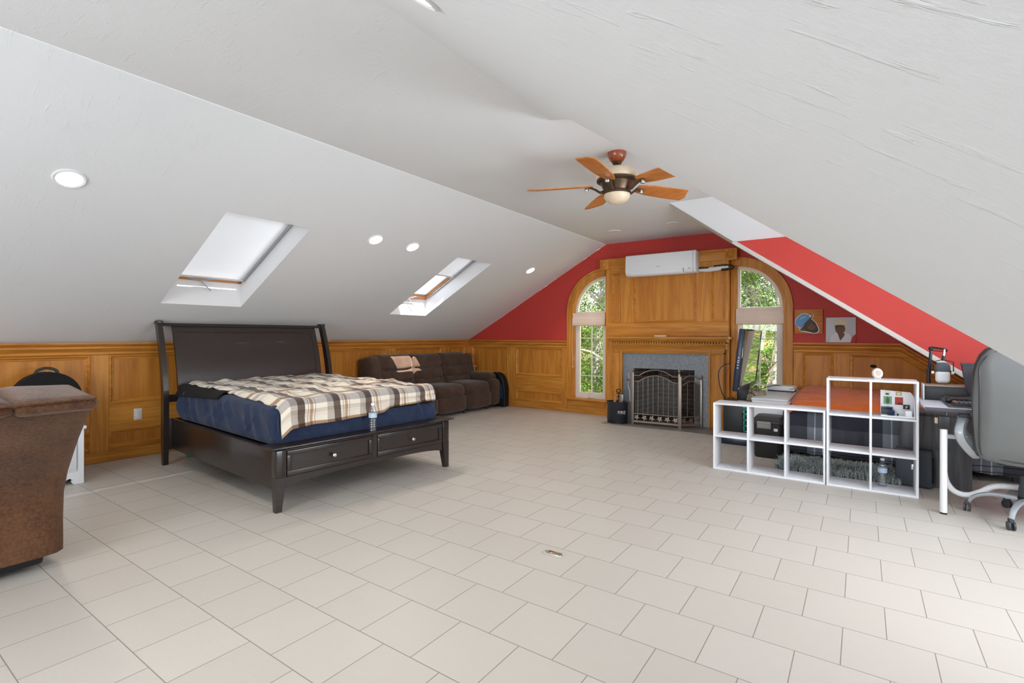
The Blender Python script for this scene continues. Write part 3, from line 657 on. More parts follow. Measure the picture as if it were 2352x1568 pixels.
# ------------------------------------------------------------------ fire screen
t = thing('fire_screen', 'pewter folding fire screen with arched bars and leaf band before the hearth', 'fire screen', (-2.35, 6.86, .008))
def screen_panel(p0, p1, n, h0, h1, arch, posts):
    A, B = Vector(p0), Vector(p1); L = B-A
    P = lambda s, z: tuple(A+L*s+Vector((0, 0, z)))
    def top(s, base): 
        e = .12; q = 0 if s < e or s > 1-e else math.sin(PI*(s-e)/(1-2*e))**.8
        return base+arch*q
    for s, h, fin in posts:
        m = MB(); m.M = wm(t)
        m.box(*[v for p in ((A+L*s).x-.014, (A+L*s).x+.014) for v in [p]], (A+L*s).y-.012, (A+L*s).y+.012, .008, h, .003)
        if fin:
            q = A+L*s; m.lathe([(.01, h), (.016, h+.006), (.009, h+.012), (.006, h+.018), (.019, h+.03), (.021, h+.04), (.014, h+.054), (.002, h+.058)], (q.x, q.y, 0), 12)
        obj('post', m, PEWTER, t)
    m = MB(); m.M = wm(t)
    for z, r in ((.03, .012), (.145, .007)): m.tube([P(.02, z), P(.98, z)], r, 6)
    m.tube([P(.02, .046), P(.98, .046)], .006, 6)
    obj('rail', m, PEWTER, t)
    for base, lift in ((h0, 1), (h1, 1)):
        m = MB(); m.M = wm(t); m.tube([P(.03+.94*k/24, top(k/24, base)) for k in range(25)], .006, 6); obj('arch', m, PEWTER, t)
    for k in range(1, n):
        s = k/n; m = MB(); m.M = wm(t); m.tube([P(s, .145), P(s, top((s-.03)/.94, h1))], .0042, 6); obj('bar', m, PEWTER, t)
    m = MB(); m.M = wm(t); k = 16
    V = [[m.v(Vector(P(.03+.94*i/k, z))+Vector((0, .012, 0))) for z in (.15, top(i/k, h1))] for i in range(k+1)]
    for a, b in zip(V, V[1:]): m.face([a[0], b[0], b[1], a[1]])
    obj('spark_mesh', m, MESHM, t, 0)
    for k in range(max(3, n-3)):
        kk = max(3, n-3); s = (k+.5)/kk; m = MB(); c = A+L*s+Vector((0, -.004, .093)); m.M = wm(t) @ tr(*c) @ rot('Z', math.atan2(L.y, L.x)) @ rot('Y', .5+.3*(k % 2))
        for a, ln in ((0, .046), (1.15, .04), (-1.15, .04), (2.3, .034), (-2.3, .034)):
            d = Vector((math.sin(a), 0, math.cos(a))); w = Vector((d.z, 0, -d.x)); pts = []
            for f, q in ((.1, .1), (.35, .3), (.5, .16), (.7, .26), (1, .02)): pts.append((f, q))
            out = [d*ln*f+w*ln*q for f, q in pts]+[d*ln*f-w*ln*q for f, q in reversed(pts)]
            m.prism([(p.x, p.z) for p in out], 'Y', -.003, .003)
        obj('leaf', m, PEWTER, t)
z0 = .008
screen_panel((-2.665, 6.84, z0), (-2.03, 6.885, z0), 9, .685, .605, .085, ((0, .735, 1), (1, .735, 1)))
screen_panel((-2.015, 6.892, z0), (-1.80, 7.105, z0), 3, .655, .575, .05, ((0, .70, 0), (1, .655, 1)))
screen_panel((-2.68, 6.85, z0), (-2.76, 7.105, z0), 3, .655, .575, .05, ((0, .70, 0), (1, .655, 1)))
# ------------------------------------------------------------------ kindling bucket with fire tools
t = thing('kindling_bucket', 'black enamel kindling bucket with white lettering beside the fire screen', 'bucket', (-2.885, 6.80, .008))
m = MB(); ov = lambda x, y: (x*1.12, y*.8)
m.lathe([(.118, .005), (.128, 0), (.132, .01), (.132, .05), (.135, .055), (.135, .25), (.138, .255), (.138, .29), (.145, .30), (.147, .306), (.140, .306), (.130, .29), (.125, .02), (.01, .015)], seg=40, sq=ov)
obj('pail', m, flat('black_enamel', S(26, 32, 42), .35, coat=.3), t)
m = MB(); m.box(-.16, -.148, -.03, .03, .265, .28, .003); obj('ear', m, BLK, t)
text_part('lettering', 'FIRE', .062, WHITE, t, tr(.105, -.096, .16) @ rot('Z', .62) @ rot('X', PI/2))
t = thing('fire_poker', 'black fire poker with looped handle standing in the kindling bucket', 'fire tool', (-2.86, 6.80, .02))
m = MB(); m.tube([(0, 0, .01), (-.005, 0, .40)], .008, 8); obj('shaft', m, BLK, t)
m = MB(); m.tube([(-.005+.034*math.cos(a*PI/8), .0, .445+.022*math.sin(a*PI/8)) for a in range(16)], .007, 6, closed=True); m.tube([(-.04, 0, .405), (.035, 0, .412)], .007, 6); m.tube([(-.03, .0, .36), (.02, 0, .365)], .007, 6); obj('handle', m, BLK, t)
t = thing('ash_shovel', 'grey metal ash shovel standing in the kindling bucket beside the poker', 'fire tool', (-2.825, 6.82, .02))
m = MB(); m.tube([(0, 0, .01), (.0, 0, .37)], .007, 8); m.box(-.024, .024, -.008, .008, .30, .39, .006); obj('blade', m, SILV, t)
t = thing('wood_stick', 'short brown kindling stick poking out of the bucket', 'kindling', (-2.955, 6.80, .03))
m = MB(); m.M = rot('Y', .12); m.box(-.02, .02, -.012, .012, 0, .345, .004); obj('stick', m, CHERRY, t)
m = MB(); m.M = rot('Y', .35) @ tr(0, .02, 0); m.box(-.014, .014, -.01, .01, .05, .32, .004); obj('stick', m, CHERRY, t)
t = thing('lighter', 'long red and white lighter leaning on the granite above the bucket', 'lighter', (-2.765, 6.99, .30))
m = MB(); m.M = rot('Y', -.1); m.tube([(0, 0, 0), (.01, 0, .16), (-.01, 0, .24)], [.016, .018, .012], 8, flat=.6); obj('paper_sleeve', m, VINYL, t)
m = MB(); m.ball((-.03, -.01, .315), .017); obj('red_cap', m, flat('red_plastic', S(190, 30, 36), .35), t)
m = MB(); m.tube(smoothpath([(-.03, 0, .24), (-.022, 0, .30), (-.015, -.005, .345), (-.02, -.005, .39), (-.028, 0, .42)], 5), .012, 8); obj('neck', m, SILV, t)
# ================================================================== CEILING FAN
t = thing('ceiling_fan', 'five blade cherry wood ceiling fan with alabaster glass bowl', 'ceiling fan', (-1.583, 3.712, H))
m = MB(); m.lathe([(.072, 0), (.073, -.012), (.066, -.04), (.05, -.065), (.034, -.075), (.02, -.076)], seg=32); obj('canopy', m, CHERRY2, t)
m = MB(); m.lathe([(.036, -.072), (.038, -.08), (.03, -.092), (.022, -.1)], seg=24); obj('canopy_ring', m, BRONZE, t)
m = MB(); m.lathe([(.0125, -.09), (.0125, -.15)], seg=16); obj('downrod', m, CHERRY2, t)
m = MB(); m.lathe([(.03, -.122), (.09, -.125), (.13, -.138), (.155, -.16), (.165, -.185), (.162, -.205), (.15, -.218)], seg=40); obj('glass_bowl', m, ALAB, t)
m = MB(); m.lathe([(.15, -.205), (.158, -.212), (.158, -.226), (.148, -.232), (.13, -.24), (.118, -.26), (.104, -.29), (.1, -.302), (.108, -.308), (.11, -.322), (.104, -.328), (.08, -.33)], seg=40); obj('motor_housing', m, BRONZE, t)
m = MB(); m.lathe([(.101, -.326), (.1, -.345), (.088, -.37), (.066, -.388), (.035, -.399), (.002, -.402)], seg=36); obj('lamp_bowl', m, ALAB, t)
for k in range(5):
    a = math.radians(-157.8+72*k+(1.5 if k else 0))
    Mb = rot('Z', a)
    m = MB(); m.M = Mb
    m.tube(smoothpath([(.1, 0, -.30), (.13, 0, -.305), (.17, 0, -.28), (.215, 0, -.262), (.25, 0, -.262)], 5), [.02, .022, .022, .02, .018, .018, .016, .016, .016, .016, .016, .015, .015, .015, .014, .014, .014, .013, .013, .012, .012], 8, flat=.55)
    arm = obj('blade_arm', m, BRONZE, t)
    m = MB(); m.M = Mb @ tr(.235, 0, -.278); m.lathe([(.016, -.012), (.018, -.006), (.016, .012), (.01, .016)], seg=14); obj('scroll', m, CHROME, arm)
    m = MB(); m.M = Mb @ tr(0, 0, -.255) @ rot('X', math.radians(-13))
    out = [(.19, -.045), (.24, -.06), (.34, -.075), (.48, -.083), (.58, -.086), (.655, -.088), (.715, .02), (.70, .075), (.6, .08), (.46, .08), (.32, .074), (.24, .06), (.19, .045)]
    m.prism(out, 'Z', -.004, .004, .0015); obj('blade', m, CHERRY, t)
# ================================================================== BIG BED
BL, BRZ = (-3.30, 2.775, 0), math.radians(-4.2)
t = thing('sleigh_bed', 'dark espresso sleigh bed with curved headboard and two foot drawers', 'bed', BL, BRZ)
def hx(z):                                       # headboard curve (local x at height z)
    q = max(0, (z-.62)/.76); return -2.14-.20*q**1.7
def blade(m, y0, y1, z0, z1, th0, th1, n=14, off=0):
    R = []
    for i in range(n+1):
        z = z0+(z1-z0)*i/n; x = hx(z)+off; w = th0+(th1-th0)*i/n
        R.append([m.v((x-w/2, y0, z)), m.v((x+w/2, y0, z)), m.v((x+w/2, y1, z)), m.v((x-w/2, y1, z))])
    for a, b in zip(R, R[1:]):
        for k in range(4): m.face([a[k], a[(k+1) % 4], b[(k+1) % 4], b[k]])
    m.face(R[0]); m.face(R[-1])
for s in (-1, 1):
    m = MB(); y0, y1 = sorted((s*.845, s*.89))
    blade(m, y0, y1, .26, 1.375, .085, .075)
    m.prism([(-2.183, .26), (-2.097, .26), (-2.115, .0), (-2.16, .0)], 'Y', y0, y1)
    m.box(hx(1.375)-.05, hx(1.375)+.045, y0-.006, y1+.006, 1.36, 1.388, .004)
    obj('headboard_post', m, ESP, t)
m = MB(); blade(m, -.76, .76, .50, 1.345, .022, .02); obj('headboard_panel', m, ESP2, t)
m = MB()
for y in (-.76, .70): blade(m, y, y+.06, .50, 1.345, .034, .03)
blade(m, -.76, .76, 1.28, 1.345, .034, .03, 4); obj('panel_frame', m, ESP2, t)
m = MB(); blade(m, -.845, .845, 1.335, 1.365, .05, .045, 3); obj('top_rail', m, ESP, t)
m = MB(); blade(m, -.845, .845, .60, .67, .03, .03, 3); m.box(-2.155, -2.125, -.845, .845, .14, .44, .003); obj('cross_rail', m, ESP, t)
for s in (-1, 1):
    m = MB(); y0, y1 = sorted((s*.79, s*.818)); m.box(-2.12, -.07, y0, y1, .15, .435, .004); m.box(-2.12, -.06, y0-.006, y1+.006, .428, .44, .004); obj('side_rail', m, ESP, t)
m = MB(); m.box(-.17, .035, -.87, .87, .447, .462, .006); m.prism([(.02, .446), (-.02, .432), (-.165, .432), (-.165, .446)], 'Y', -.845, .845); obj('foot_bench_top', m, ESP, t)
m = MB(); m.box(-2.12, -.16, -.79, .79, .39, .425); obj('slat_deck', m, ESP, t)
for s in (-1, 1):
    m = MB(); a, b = sorted((s*.755, s*.83))
    m.box(-.07, 0, a, b, .24, .434, .003); i = s*.755; o = s*.83
    V0 = [m.v(p) for p in ((-.07, i, .24), (0, i, .24), (0, o, .24), (-.07, o, .24))]; V1 = [m.v(p) for p in ((-.045, o-s*.042, 0), (0, o-s*.042, 0), (0, o, 0), (-.045, o, 0))]
    for k in range(4): m.face([V0[k], V0[(k+1) % 4], V1[(k+1) % 4], V1[k]])
    m.face(V1); m.face(V0)
    for q in (.012, .026): m.box(0, .0025, *sorted((i+s*q, i+s*(q+.004))), .25, .43)
    obj('leg', m, ESP, t)
m = MB(); pts = [(-.755, .238), (.755, .238), (.755, .16)]
for k in range(17): y = .755-1.51*k/16; pts.append((y, .165+.035*(1-(y/.755)**4)))
m.prism(pts, 'X', -.045, -.012); m.box(-.05, -.012, -.755, .755, .425, .434); m.box(-.05, -.01, -.02, .02, .235, .43); m.box(-.06, -.05, -.755, .755, .2, .43)
obj('foot_apron', m, ESP, t)
for a, b in ((-.748, -.024), (.024, .748)):
    m = MB(); m.box(-.04, -.016, a, b, .242, .422)
    for q in ((a, b, .242, .277), (a, b, .39, .422), (a, a+.035, .277, .39), (b-.035, b, .277, .39)): m.box(-.02, -.004, *q, .002)
    d = obj('drawer', m, ESP, t)
    m = MB(); m.M = tr(-.006, (a+b)/2, .333) @ rot('Y', PI/2); m.lathe([(.006, 0), (.006, .016), (.016, .02), (.017, .027), (.012, .034), (.002, .036)], seg=16); obj('knob', m, NICK, d)
TB = tr(*BL) @ rot('Z', BRZ)
def onbed(name, label, cat, x, y, z): 
    p = TB @ Vector((x, y, z)); return thing(name, label, cat, tuple(p), BRZ)
t = onbed('mattress', 'thick mattress in a navy blue fitted sheet on the espresso bed', 'mattress', -1.105, 0, .428)
m = MB(); b = bmesh.new(); bmesh.ops.create_cube(b, size=2); bmesh.ops.subdivide_edges(b, edges=b.edges[:], cuts=60, use_grid_fill=True)
hs = Vector((1.0, .785, .155)); r = .07
for v in b.verts:
    u = v.co.copy(); p = Vector((u.x*hs.x, u.y*hs.y, u.z*hs.z)); q = Vector([max(-(hs[i]-r), min(hs[i]-r, p[i])) for i in range(3)]); d = p-q
    if d.length > 1e-6: d.normalize()
    w = q+d*r
    if u.z < .98:
        k = (1-abs(u.z))**.4 if abs(u.z) < 1 else 0
        al = w.x if abs(u.y) > abs(u.x)*.98 else w.y
        n_ = noise.noise(Vector((al*3, 0, 0))); w += Vector((d.x, d.y, 0))*(.022*k*noise.noise(Vector((al*11+w.z*9, w.z*3, 3)))+.018*k*max(-.3, math.sin(al*30+w.z*16+5*n_))+.004*math.sin(al*55+w.z*25+6*n_)*k)
    b_ = w; v.co = b_
m.add(b); m2 = m; 
for v in m2.bm.verts: v.co.z += .155
obj('sheet', m2, NAVY, t)
t = onbed('dark_sheet', 'black sheet showing under the plaid blanket along the near side by the headboard', 'sheet', -1.6, -.5, .752)
def dsh(a, b):
    x = -.5+1.0*a; y = -.295+.4*b; z = .006
    if y < -.24: z -= (-.24-y)*1.9*(1-.5*a)
    return (x, y, z+.006*noise.noise(Vector((x*6, y*6, 1))))
m = MB(); m.grid(dsh, 24, 16); o = obj('cloth', m, BLKM, t); md = o.modifiers.new('s', 'SOLIDIFY'); md.thickness = .008; md.offset = 1
t = onbed('dark_throw', 'folded black throw under the plaid blanket at the far foot corner', 'blanket', -.5, .45, .742)
def thr(a, b):
    x = -.3+.72*a; y = -.25+.5*b; z = .006
    if x > .38: z = .006-(x-.38)*3.4; x = .398+.002*b
    return (x, y, z)
m = MB(); m.grid(thr, 24, 8); o = obj('cloth', m, BLKM, t); md = o.modifiers.new('s', 'SOLIDIFY'); md.thickness = .008; md.offset = 1
t = onbed('plaid_blanket', 'rumpled cream, brown and grey plaid blanket spread over the navy mattress', 'blanket', -1.1, 0, .76)
def blk(a, b):
    """a: head -> foot, b: near -> far"""
    s = -1.02+2.35*a; y = -.735+1.47*b+.025*math.sin(a*5)
    n1 = noise.noise(Vector((s*4.2, y*5.5, 1.3))); n2 = noise.noise(Vector((s*10, y*9, 7))); n3 = noise.noise(Vector((s*2, y*2, 4)))
    damp = 1 if s < .75 else .45
    z = .012+damp*(.026*max(0, n1+.2)+.013*n2)+.014*n3
    x = s; edge = 1.0; drop = 0
    if s > edge-.05:
        k = s-(edge-.05); rr = .06
        th = min(k/rr, PI/2); x = edge-.05+rr*math.sin(th); z2 = -rr*(1-math.cos(th)); ex = max(0, k-rr*PI/2)
        sc = .50-.16*b-.11/(1+math.exp(-(b-.63)/.012))
        z = z*(1-th/(PI/2)*.6)+z2-ex*sc; drop = ex
        x += .02*n1*min(1, ex*6)+.012*math.sin(b*26)*min(1, ex*5)+.01+.05*ex
    if y < -.69:
        q = -.69-y; z -= q*(.9+.6*a)*.6
    if s < -.6: y += .10*(-.6-s)*(1 if b < .5 else 0)
    return (x, y, z)
m = MB(); m.grid(blk, 110, 72, lambda a, b: (2.34*a, 1.5*b)); o = obj('cloth', m, PLAID, t, 60)
md = o.modifiers.new('s', 'SOLIDIFY'); md.thickness = .006; md.offset = 1
# ------------------------------------------------------------------ water bottles
def bottle(label, loc, grp='clear plastic water bottles', level=.0):
    t = thing('water_bottle', label, 'bottle', loc, .3, grp)
    m = MB(); prof = [(.026, .0), (.031, .004), (.032, .02)]
    z = .02
    for k in range(5): prof += [(.0325, z+.004), (.0295, z+.009), (.0325, z+.014)]; z += .0175
    prof += [(.0325, .112), (.0325, .15), (.031, .158), (.0325, .163), (.03, .178), (.022, .196), (.0135, .208), (.0125, .218)]
    m.lathe(prof, seg=24); obj('body', m, PET, t)
    m = MB(); m.lathe([(.0334, .113), (.0334, .152)], seg=24)
    for f in [f for f in m.bm.faces if len(f.verts) > 4]: m.bm.faces.remove(f)
    obj('paper_band', m, PLABEL, t)
    m = MB(); m.lathe([(.0165, .212), (.0165, .215), (.0155, .2155), (.0155, .228), (.0145, .23), (.002, .23)], seg=20); obj('cap', m, WHITE, t)
p = TB @ Vector((.0, -.03, .462)); bottle('clear water bottle standing on the foot bench of the espresso bed', tuple(p))
bottle('clear water bottle standing in the lower right cube of the white shelf', (.14, 5.17, .016))
t = thing('teal_container', 'small teal plastic tub half hidden under the bed near the wall', 'container', (-5.66, 2.42, 0))
m = MB(); m.lathe([(.07, 0), (.09, .004), (.11, .06), (.115, .09), (.12, .094), (.11, .1), (.01, .1)], seg=28); o = obj('tub', m, TEAL, t)
# ================================================================== SOFA
t = thing('recliner_sofa', 'brown three seat reclining sofa against the oak wainscot', 'sofa', (-5.62, 5.92, 0), 0)
Y0, Y1 = -1.2, 1.2
def backcush(m, ya, yb, seams=(.32, .62), z0=.40, z1=.955, lean=.16, x0=-.10):
    def fn(a, b):                                # a across width, b bottom -> top and round the top
        y = ya+(yb-ya)*a; e = 4*a*(1-a)
        q = min(1, b/.86)
        lim = [0]+[s-.045*e for s in seams]+[1.0]
        for i in range(3):
            if q <= lim[i+1]+1e-6: u = (q-lim[i])/(lim[i+1]-lim[i]); break
        bulge = max(0, 1-(2*u-1)**4)**.6; side = max(0, 1-(2*a-1)**8)**.5
        z = z0+(z1-z0)*q; x = x0-lean*q+(.055+.02*(i == 2))*bulge*side+.02
        if b > .86: k = (b-.86)/.14; x -= .20*k; z = z1+.012*math.sin(PI*k)*side-.03*k
        z -= .03*(1-side)*(q > .9)
        return (x, y, z)
    m.grid(fn, 22, 44)
w = .66; ys = [-.99, -.33, .33, .99]
for i in range(3):
    m = MB(); backcush(m, ys[i]+.004, ys[i+1]-.004); obj('back_cushion', m, SOFA, t, 75)
for s in (-1, 1):
    m = MB(); a, b = sorted((s*.945, s*1.17)); m.M = tr(-.165, 0, .40) @ rot('Y', -.24); m.soft(-.16, .10, a, b, .0, .54, .06, 8, .006, 5, 2); obj('back_wing', m, SOFA, t, 75)
m = MB(); m.box(-.44, -.30, Y0+.04, Y1-.04, .06, .90, .03); obj('back_frame', m, SOFA, t)
m = MB(); m.box(-.40, .30, -.98, .98, .05, .30, .02); obj('base', m, SOFA, t)
for i in range(3):
    m = MB(); m.soft(-.2, .40, ys[i]+.004, ys[i+1]-.004, .24, .47, .10, 10, .006, 5, i, .02); obj('seat_cushion', m, SOFA, t, 75)
    m = MB(); m.soft(.22, .42, ys[i]+.012, ys[i+1]-.012, .055, .30, .05, 8, .004, 5, i+4, .014); obj('footrest', m, SOFA, t, 75)
for s in (-1, 1):
    a, b = sorted((s*.975, s*1.2))
    m = MB(); m.soft(-.36, .44, a, b, .05, .50, .07, 10, .005, 5, 6+s, .01); obj('arm', m, SOFA, t, 75)
    m = MB(); m.soft(-.36, .34, a-.012, b+.012, .46, .60, .068, 10, .006, 5, 9+s, .012); obj('arm_pad', m, SOFA, t, 75)
for x, y in ((.36, -.9), (.36, -.3), (.36, .3), (.36, .9), (-.34, -1.1), (-.34, 1.1)):
    m = MB(); m.lathe([(.018, 0), (.02, .01), (.014, .02), (.012, .06)], (x, y, 0), 12); obj('foot', m, BLK, t)
# stool and pop-up hamper in the corner
t = thing('wooden_stool', 'small pale wooden stool with splayed legs in the corner behind the sofa arm', 'stool', (-5.93, 7.205, 0))
m = MB(); m.lathe([(.04, .675), (.098, .672), (.104, .682), (.104, .694), (.098, .703), (.002, .703)], seg=28); pale = flat('pale_birch', S(218, 164, 96), .4); obj('seat', m, pale, t)
for k in range(3):
    a = 2*PI*k/3+.5; m = MB(); m.tube([(.055*math.cos(a), .055*math.sin(a), .68), (.125*math.cos(a), .105*math.sin(a), 0)], [.014, .011], 10); obj('leg', m, pale, t)
t = thing('pop_up_hamper', 'black arched fabric hamper with blue side beside the far sofa arm', 'hamper', (-5.34, 7.225, 0))
def arch(sx, z, n=20): return [(-sx, 0)]+[(-sx*math.cos(PI*k/n), z*.45+z*.55*math.sin(PI*k/n)) for k in range(n+1)]+[(sx, 0)]
m = MB(); m.prism(arch(.20, .60), 'Y', -.062, .062, .006); obj('shell', m, BLKM, t)
m = MB(); pts = arch(.195, .595); m.tube([(x, -.066, z) for x, z in pts], .012, 6); obj('hoop', m, BLK, t)
m = MB(); m.prism([(x*.72+.02, z*.62+.14) for x, z in arch(.2, .5)], 'Y', -.07, -.06); obj('blue_panel', m, flat('blue_cloth', S(40, 62, 96), .8, bump=.3), t)
# ================================================================== ARMCHAIR (seen from behind)
t = thing('recliner_chair', 'brown corduroy recliner seen from behind at the left edge', 'armchair', (-3.62, .40, 0), 0)
# faces -x ; back slopes out towards +x
m = MB(); hw = .455
def bk(a, b):
    y = -hw+2*hw*a; side = max(0, 1-(2*a-1)**10)**.5
    P = [(.10, .085), (.10, .25), (.115, .40), (.18, .52), (.36, .72), (.55, .90), (.60, .945)]
    q = b*(len(P)-1); i = min(int(q), len(P)-2); u = q-i
    x = P[i][0]+(P[i+1][0]-P[i][0])*u; z = P[i][1]+(P[i+1][1]-P[i][1])*u
    n = noise.noise(Vector((y*4, z*4, 2)))
    return (x-.05*(1-side)+.008*n, y, z)
m.grid(bk, 26, 36); m.grid(lambda a, b: (bk(a, b)[0]-.12, bk(a, b)[1], bk(a, b)[2]), 20, 30)
for a in (0, 1):
    A = [m.v(bk(a, k/36)) for k in range(37)]; Bv = [m.v((bk(a, k/36)[0]-.12, bk(a, k/36)[1], bk(a, k/36)[2])) for k in range(37)]
    for k in range(36): m.face([A[k], A[k+1], Bv[k+1], Bv[k]])
obj('back_panel', m, RECL, t, 70)
for a, b in ((-hw-.005, .165), (.16, hw+.005)):
    m = MB(); m.M = tr(.40, 0, .945) @ rot('Y', .10); m.soft(-.22, .192, a, b, -.045, .026, .034, 12, .006, 6, 3, .008); obj('head_roll', m, RECL, t, 75)
m = MB(); m.tube(smoothpath([(.602, -hw+.02, .935), (.61, -.2, .938), (.612, .1, .94), (.60, hw-.01, .945)], 6), .006, 6); obj('piping', m, RECL, t)
m = MB(); m.soft(-.55, .05, -.30, .30, .25, .48, .09, 8, .005, 5); obj('seat_cushion', m, RECL, t, 75)
for s in (-1, 1):
    a, b = sorted((s*.30, s*.445)); m = MB(); m.soft(-.62, .06, a, b, .09, .62, .06, 8, .006, 5, s); obj('arm', m, RECL, t, 75)
m = MB(); m.box(-.55, .05, -.38, .38, .03, .24, .02); obj('base', m, BLK, t)
m = MB(); m.soft(-.68, -.55, -.31, .31, .1, .44, .05, 6); obj('footrest', m, RECL, t, 75)
# white side cabinet with the black round case
t = thing('white_cabinet', 'low white cabinet with scrolled foot behind the recliner', 'cabinet', (-5.72, .95, 0))
m = MB(); m.box(-.33, .33, .44, .475, .0, .46)
m.box(-.33, .33, -.475, -.44, .0, .46); m.box(-.345, .345, -.49, .49, .455, .48, .004); m.box(-.32, .30, -.44, .44, .10, .455)
obj('carcass', m, WHITE, t)
m = MB(); m.prism([(.0, .10), (.44, .10), (.44, 0), (.42, 0), (.405, .004), (.395, .02), (.40, .04), (.385, .052), (.365, .045), (.355, .03), (.3, .05), (0, .05)], 'X', .30, .325); obj('scroll_apron', m, WHITE, t)
for a, b in ((-.43, -.01), (.01, .43)):
    m = MB(); m.box(.30, .318, a, b, .115, .44, .004); d = obj('door', m, WHITE, t)
    m = MB(); m.ball((.335, b-.05 if a < 0 else a+.05, .3), .013); obj('knob', m, NICK, d)
t = thing('round_case', 'black round topped carry case with handle on the white cabinet', 'carry case', (-5.86, 1.29, .48))
m = MB(); m.prism([(-.24, 0), (.24, 0)]+[(.24*math.cos(PI*k/20), .14+.30*math.sin(PI*k/20)**.8) for k in range(21)], 'X', -.06, .06, .02); obj('shell', m, BLKM, t)
m = MB(); m.tube(smoothpath([(0, -.075, .42), (0, -.06, .455), (0, 0, .475), (0, .06, .455), (0, .075, .42)], 5), .012, 8, flat=.5); obj('handle', m, BLK, t)
# outlets
def plate(name, label, loc, M, kids):
    t = thing(name, label, 'outlet', loc); m = MB(); m.M = M; m.box(-.036, .036, 0, .006, -.058, .058, .003); obj('cover_plate', m, VINYL, t)
    for z in (-.02, .02):
        m = MB(); m.M = M; m.box(-.016, .016, .005, .009, z-.013, z+.013, .003); o = obj('receptacle', m, WHITE if kids else VINYL, t)
        m = MB(); m.M = M; m.box(-.007, -.005, .0085, .0095, z-.004, z+.006); o2 = obj('slot', m, BLK, o)
        m = MB(); m.M = M; m.box(.005, .007, .0085, .0095, z-.004, z+.006); obj('slot', m, BLK, o)
    return t
plate('wall_outlet', 'white electrical outlet on the oak wainscot left of the bed', (XL+.02, 2.045, .437), rot('Z', -PI/2), True)
t = thing('floor_outlet', 'small worn metal outlet plate set in the tiled floor', 'outlet', (-1.447, 2.505, 0), math.radians(2))
m = MB(); m.box(-.062, .062, -.03, .03, 0, .005, .002); obj('plate', m, flat('worn_metal', S(200, 196, 186), .45, var=.25, vscale=60), t)
m = MB(); m.box(-.04, .045, -.019, .019, .005, .007, .001); obj('flip_lid', m, NICK, t)
m = MB()
for p in ((-.05, .0), (.052, .0)): 
    m = MB(); m.lathe([(.004, .005), (.004, .0075), (.002, .008)], (p[0], p[1], 0), 10); obj('screw', m, BLK, t)
# ================================================================== WHITE CUBE SHELVES
def cubes(label, x0, x1, y0, y1, z1, nx, nz):
    t = thing('cube_shelf', label, 'shelf', ((x0+x1)/2, (y0+y1)/2, 0)); T = .016
    for s in (x0, x1-T): m = mb(t); m.box(s, s+T, y0, y1, 0, z1, .0015); obj('side_panel', m, LAM, t)
    m = mb(t); m.box(x0+T, x1-T, y0, y1, z1-T, z1, .0015); obj('top_panel', m, LAM, t)
    m = mb(t); m.box(x0+T, x1-T, y0, y1, 0, T, .0015); obj('bottom_panel', m, LAM, t)
    for k in range(1, nx): m = mb(t); x = x0+(x1-x0)*k/nx; m.box(x-T/2, x+T/2, y0+.001, y1-.001, T, z1-T, .0015); obj('divider', m, LAM, t)
    for j in range(1, nz):
        m = mb(t)
        z = (z1-T)*j/nz
        for k in range(nx):
            a = x0+(x1-x0)*k/nx+T/2; b = x0+(x1-x0)*(k+1)/nx-T/2
            m.box(a-.0 if k else x0+T, b if k < nx-1 else x1-T, y0+.001, y1-.001, z, z+T, .0015)
        obj('shelf_board', m, LAM, t)
    return t
cubes('low white six cube shelf unit, two rows of three', -1.155, -.252, 4.995, 5.265, .622, 3, 2)
cubes('tall white six cube shelf unit, three rows of two', -.245, .362, 4.985, 5.275, .90, 2, 3)
t = thing('round_ornament', 'small white ring shaped ornament standing on top of the tall white shelf', 'ornament', (.105, 5.16, .90), .25)
m = MB(); m.M = Matrix.Scale(.66, 4) @ tr(0, 0, .068) @ rot('X', -.2)
m.lathe([(.03, -.028), (.052, -.026), (.062, -.01), (.063, .008), (.057, .02), (.04, .024)], seg=28, axis='Y', sq=lambda x, y: (x*.92, y*1.08)); obj('ring', m, VINYL, t)
m = MB(); m.M = Matrix.Scale(.66, 4) @ tr(0, 0, .068) @ rot('X', -.2); m.lathe([(.033, -.0315), (.03, -.026), (.02, -.02), (.001, -.02)], seg=28, axis='Y', sq=lambda x, y: (x*.92, y*1.08)); obj('centre', m, flat('pink_beige', S(206, 188, 176), .6), t)
m = MB(); m.M = Matrix.Scale(.66, 4); m.box(-.035, .035, -.02, .02, 0, .012, .004); obj('base', m, VINYL, t)
# photo board with a ledge
t = thing('photo_board', 'white desk board with four small pictures and a ledge in the shelf', 'organizer', (.235, 5.12, .608), 0)
m = MB(); m.prism([(-.11, 0), (.105, 0), (.105, .165), (.085, .195), (-.11, .205)], 'Y', .02, .03, .001); obj('back_board', m, WHITE, t)
m = MB(); m.box(-.11, .105, -.10, .02, 0, .012, .002); obj('ledge', m, WHITE, t)
m = MB(); m.prism([(-.10, 0), (.02, 0), (.02, .12), (-.02, .16), (.0, .165), (.02, .165), (.02, 0)][:4], 'X', .102, .108, .0005); obj('side_wing', m, WHITE, t)
def card(x0, x1, z0, z1, col, marks):
    m = MB(); m.box(x0, x1, .0165, .0198, z0, z1); c = obj('picture', m, flat('print_%d%d%d' % col, S(*col), .5), t)
    for (a, b, e, f, cc) in marks: m = MB(); m.prism([((a+b)/2+(b-a)/2*math.cos(q*PI/6), (e+f)/2+(f-e)/2*math.sin(q*PI/6)) for q in range(12)], 'Y', .0155, .0166); obj('print_shape', m, flat('ink_%d%d%d' % cc, S(*cc), .5), c)
card(-.085, -.045, .165, .195, (222, 216, 208), [(-.078, -.052, .166, .182, (60, 52, 48))])
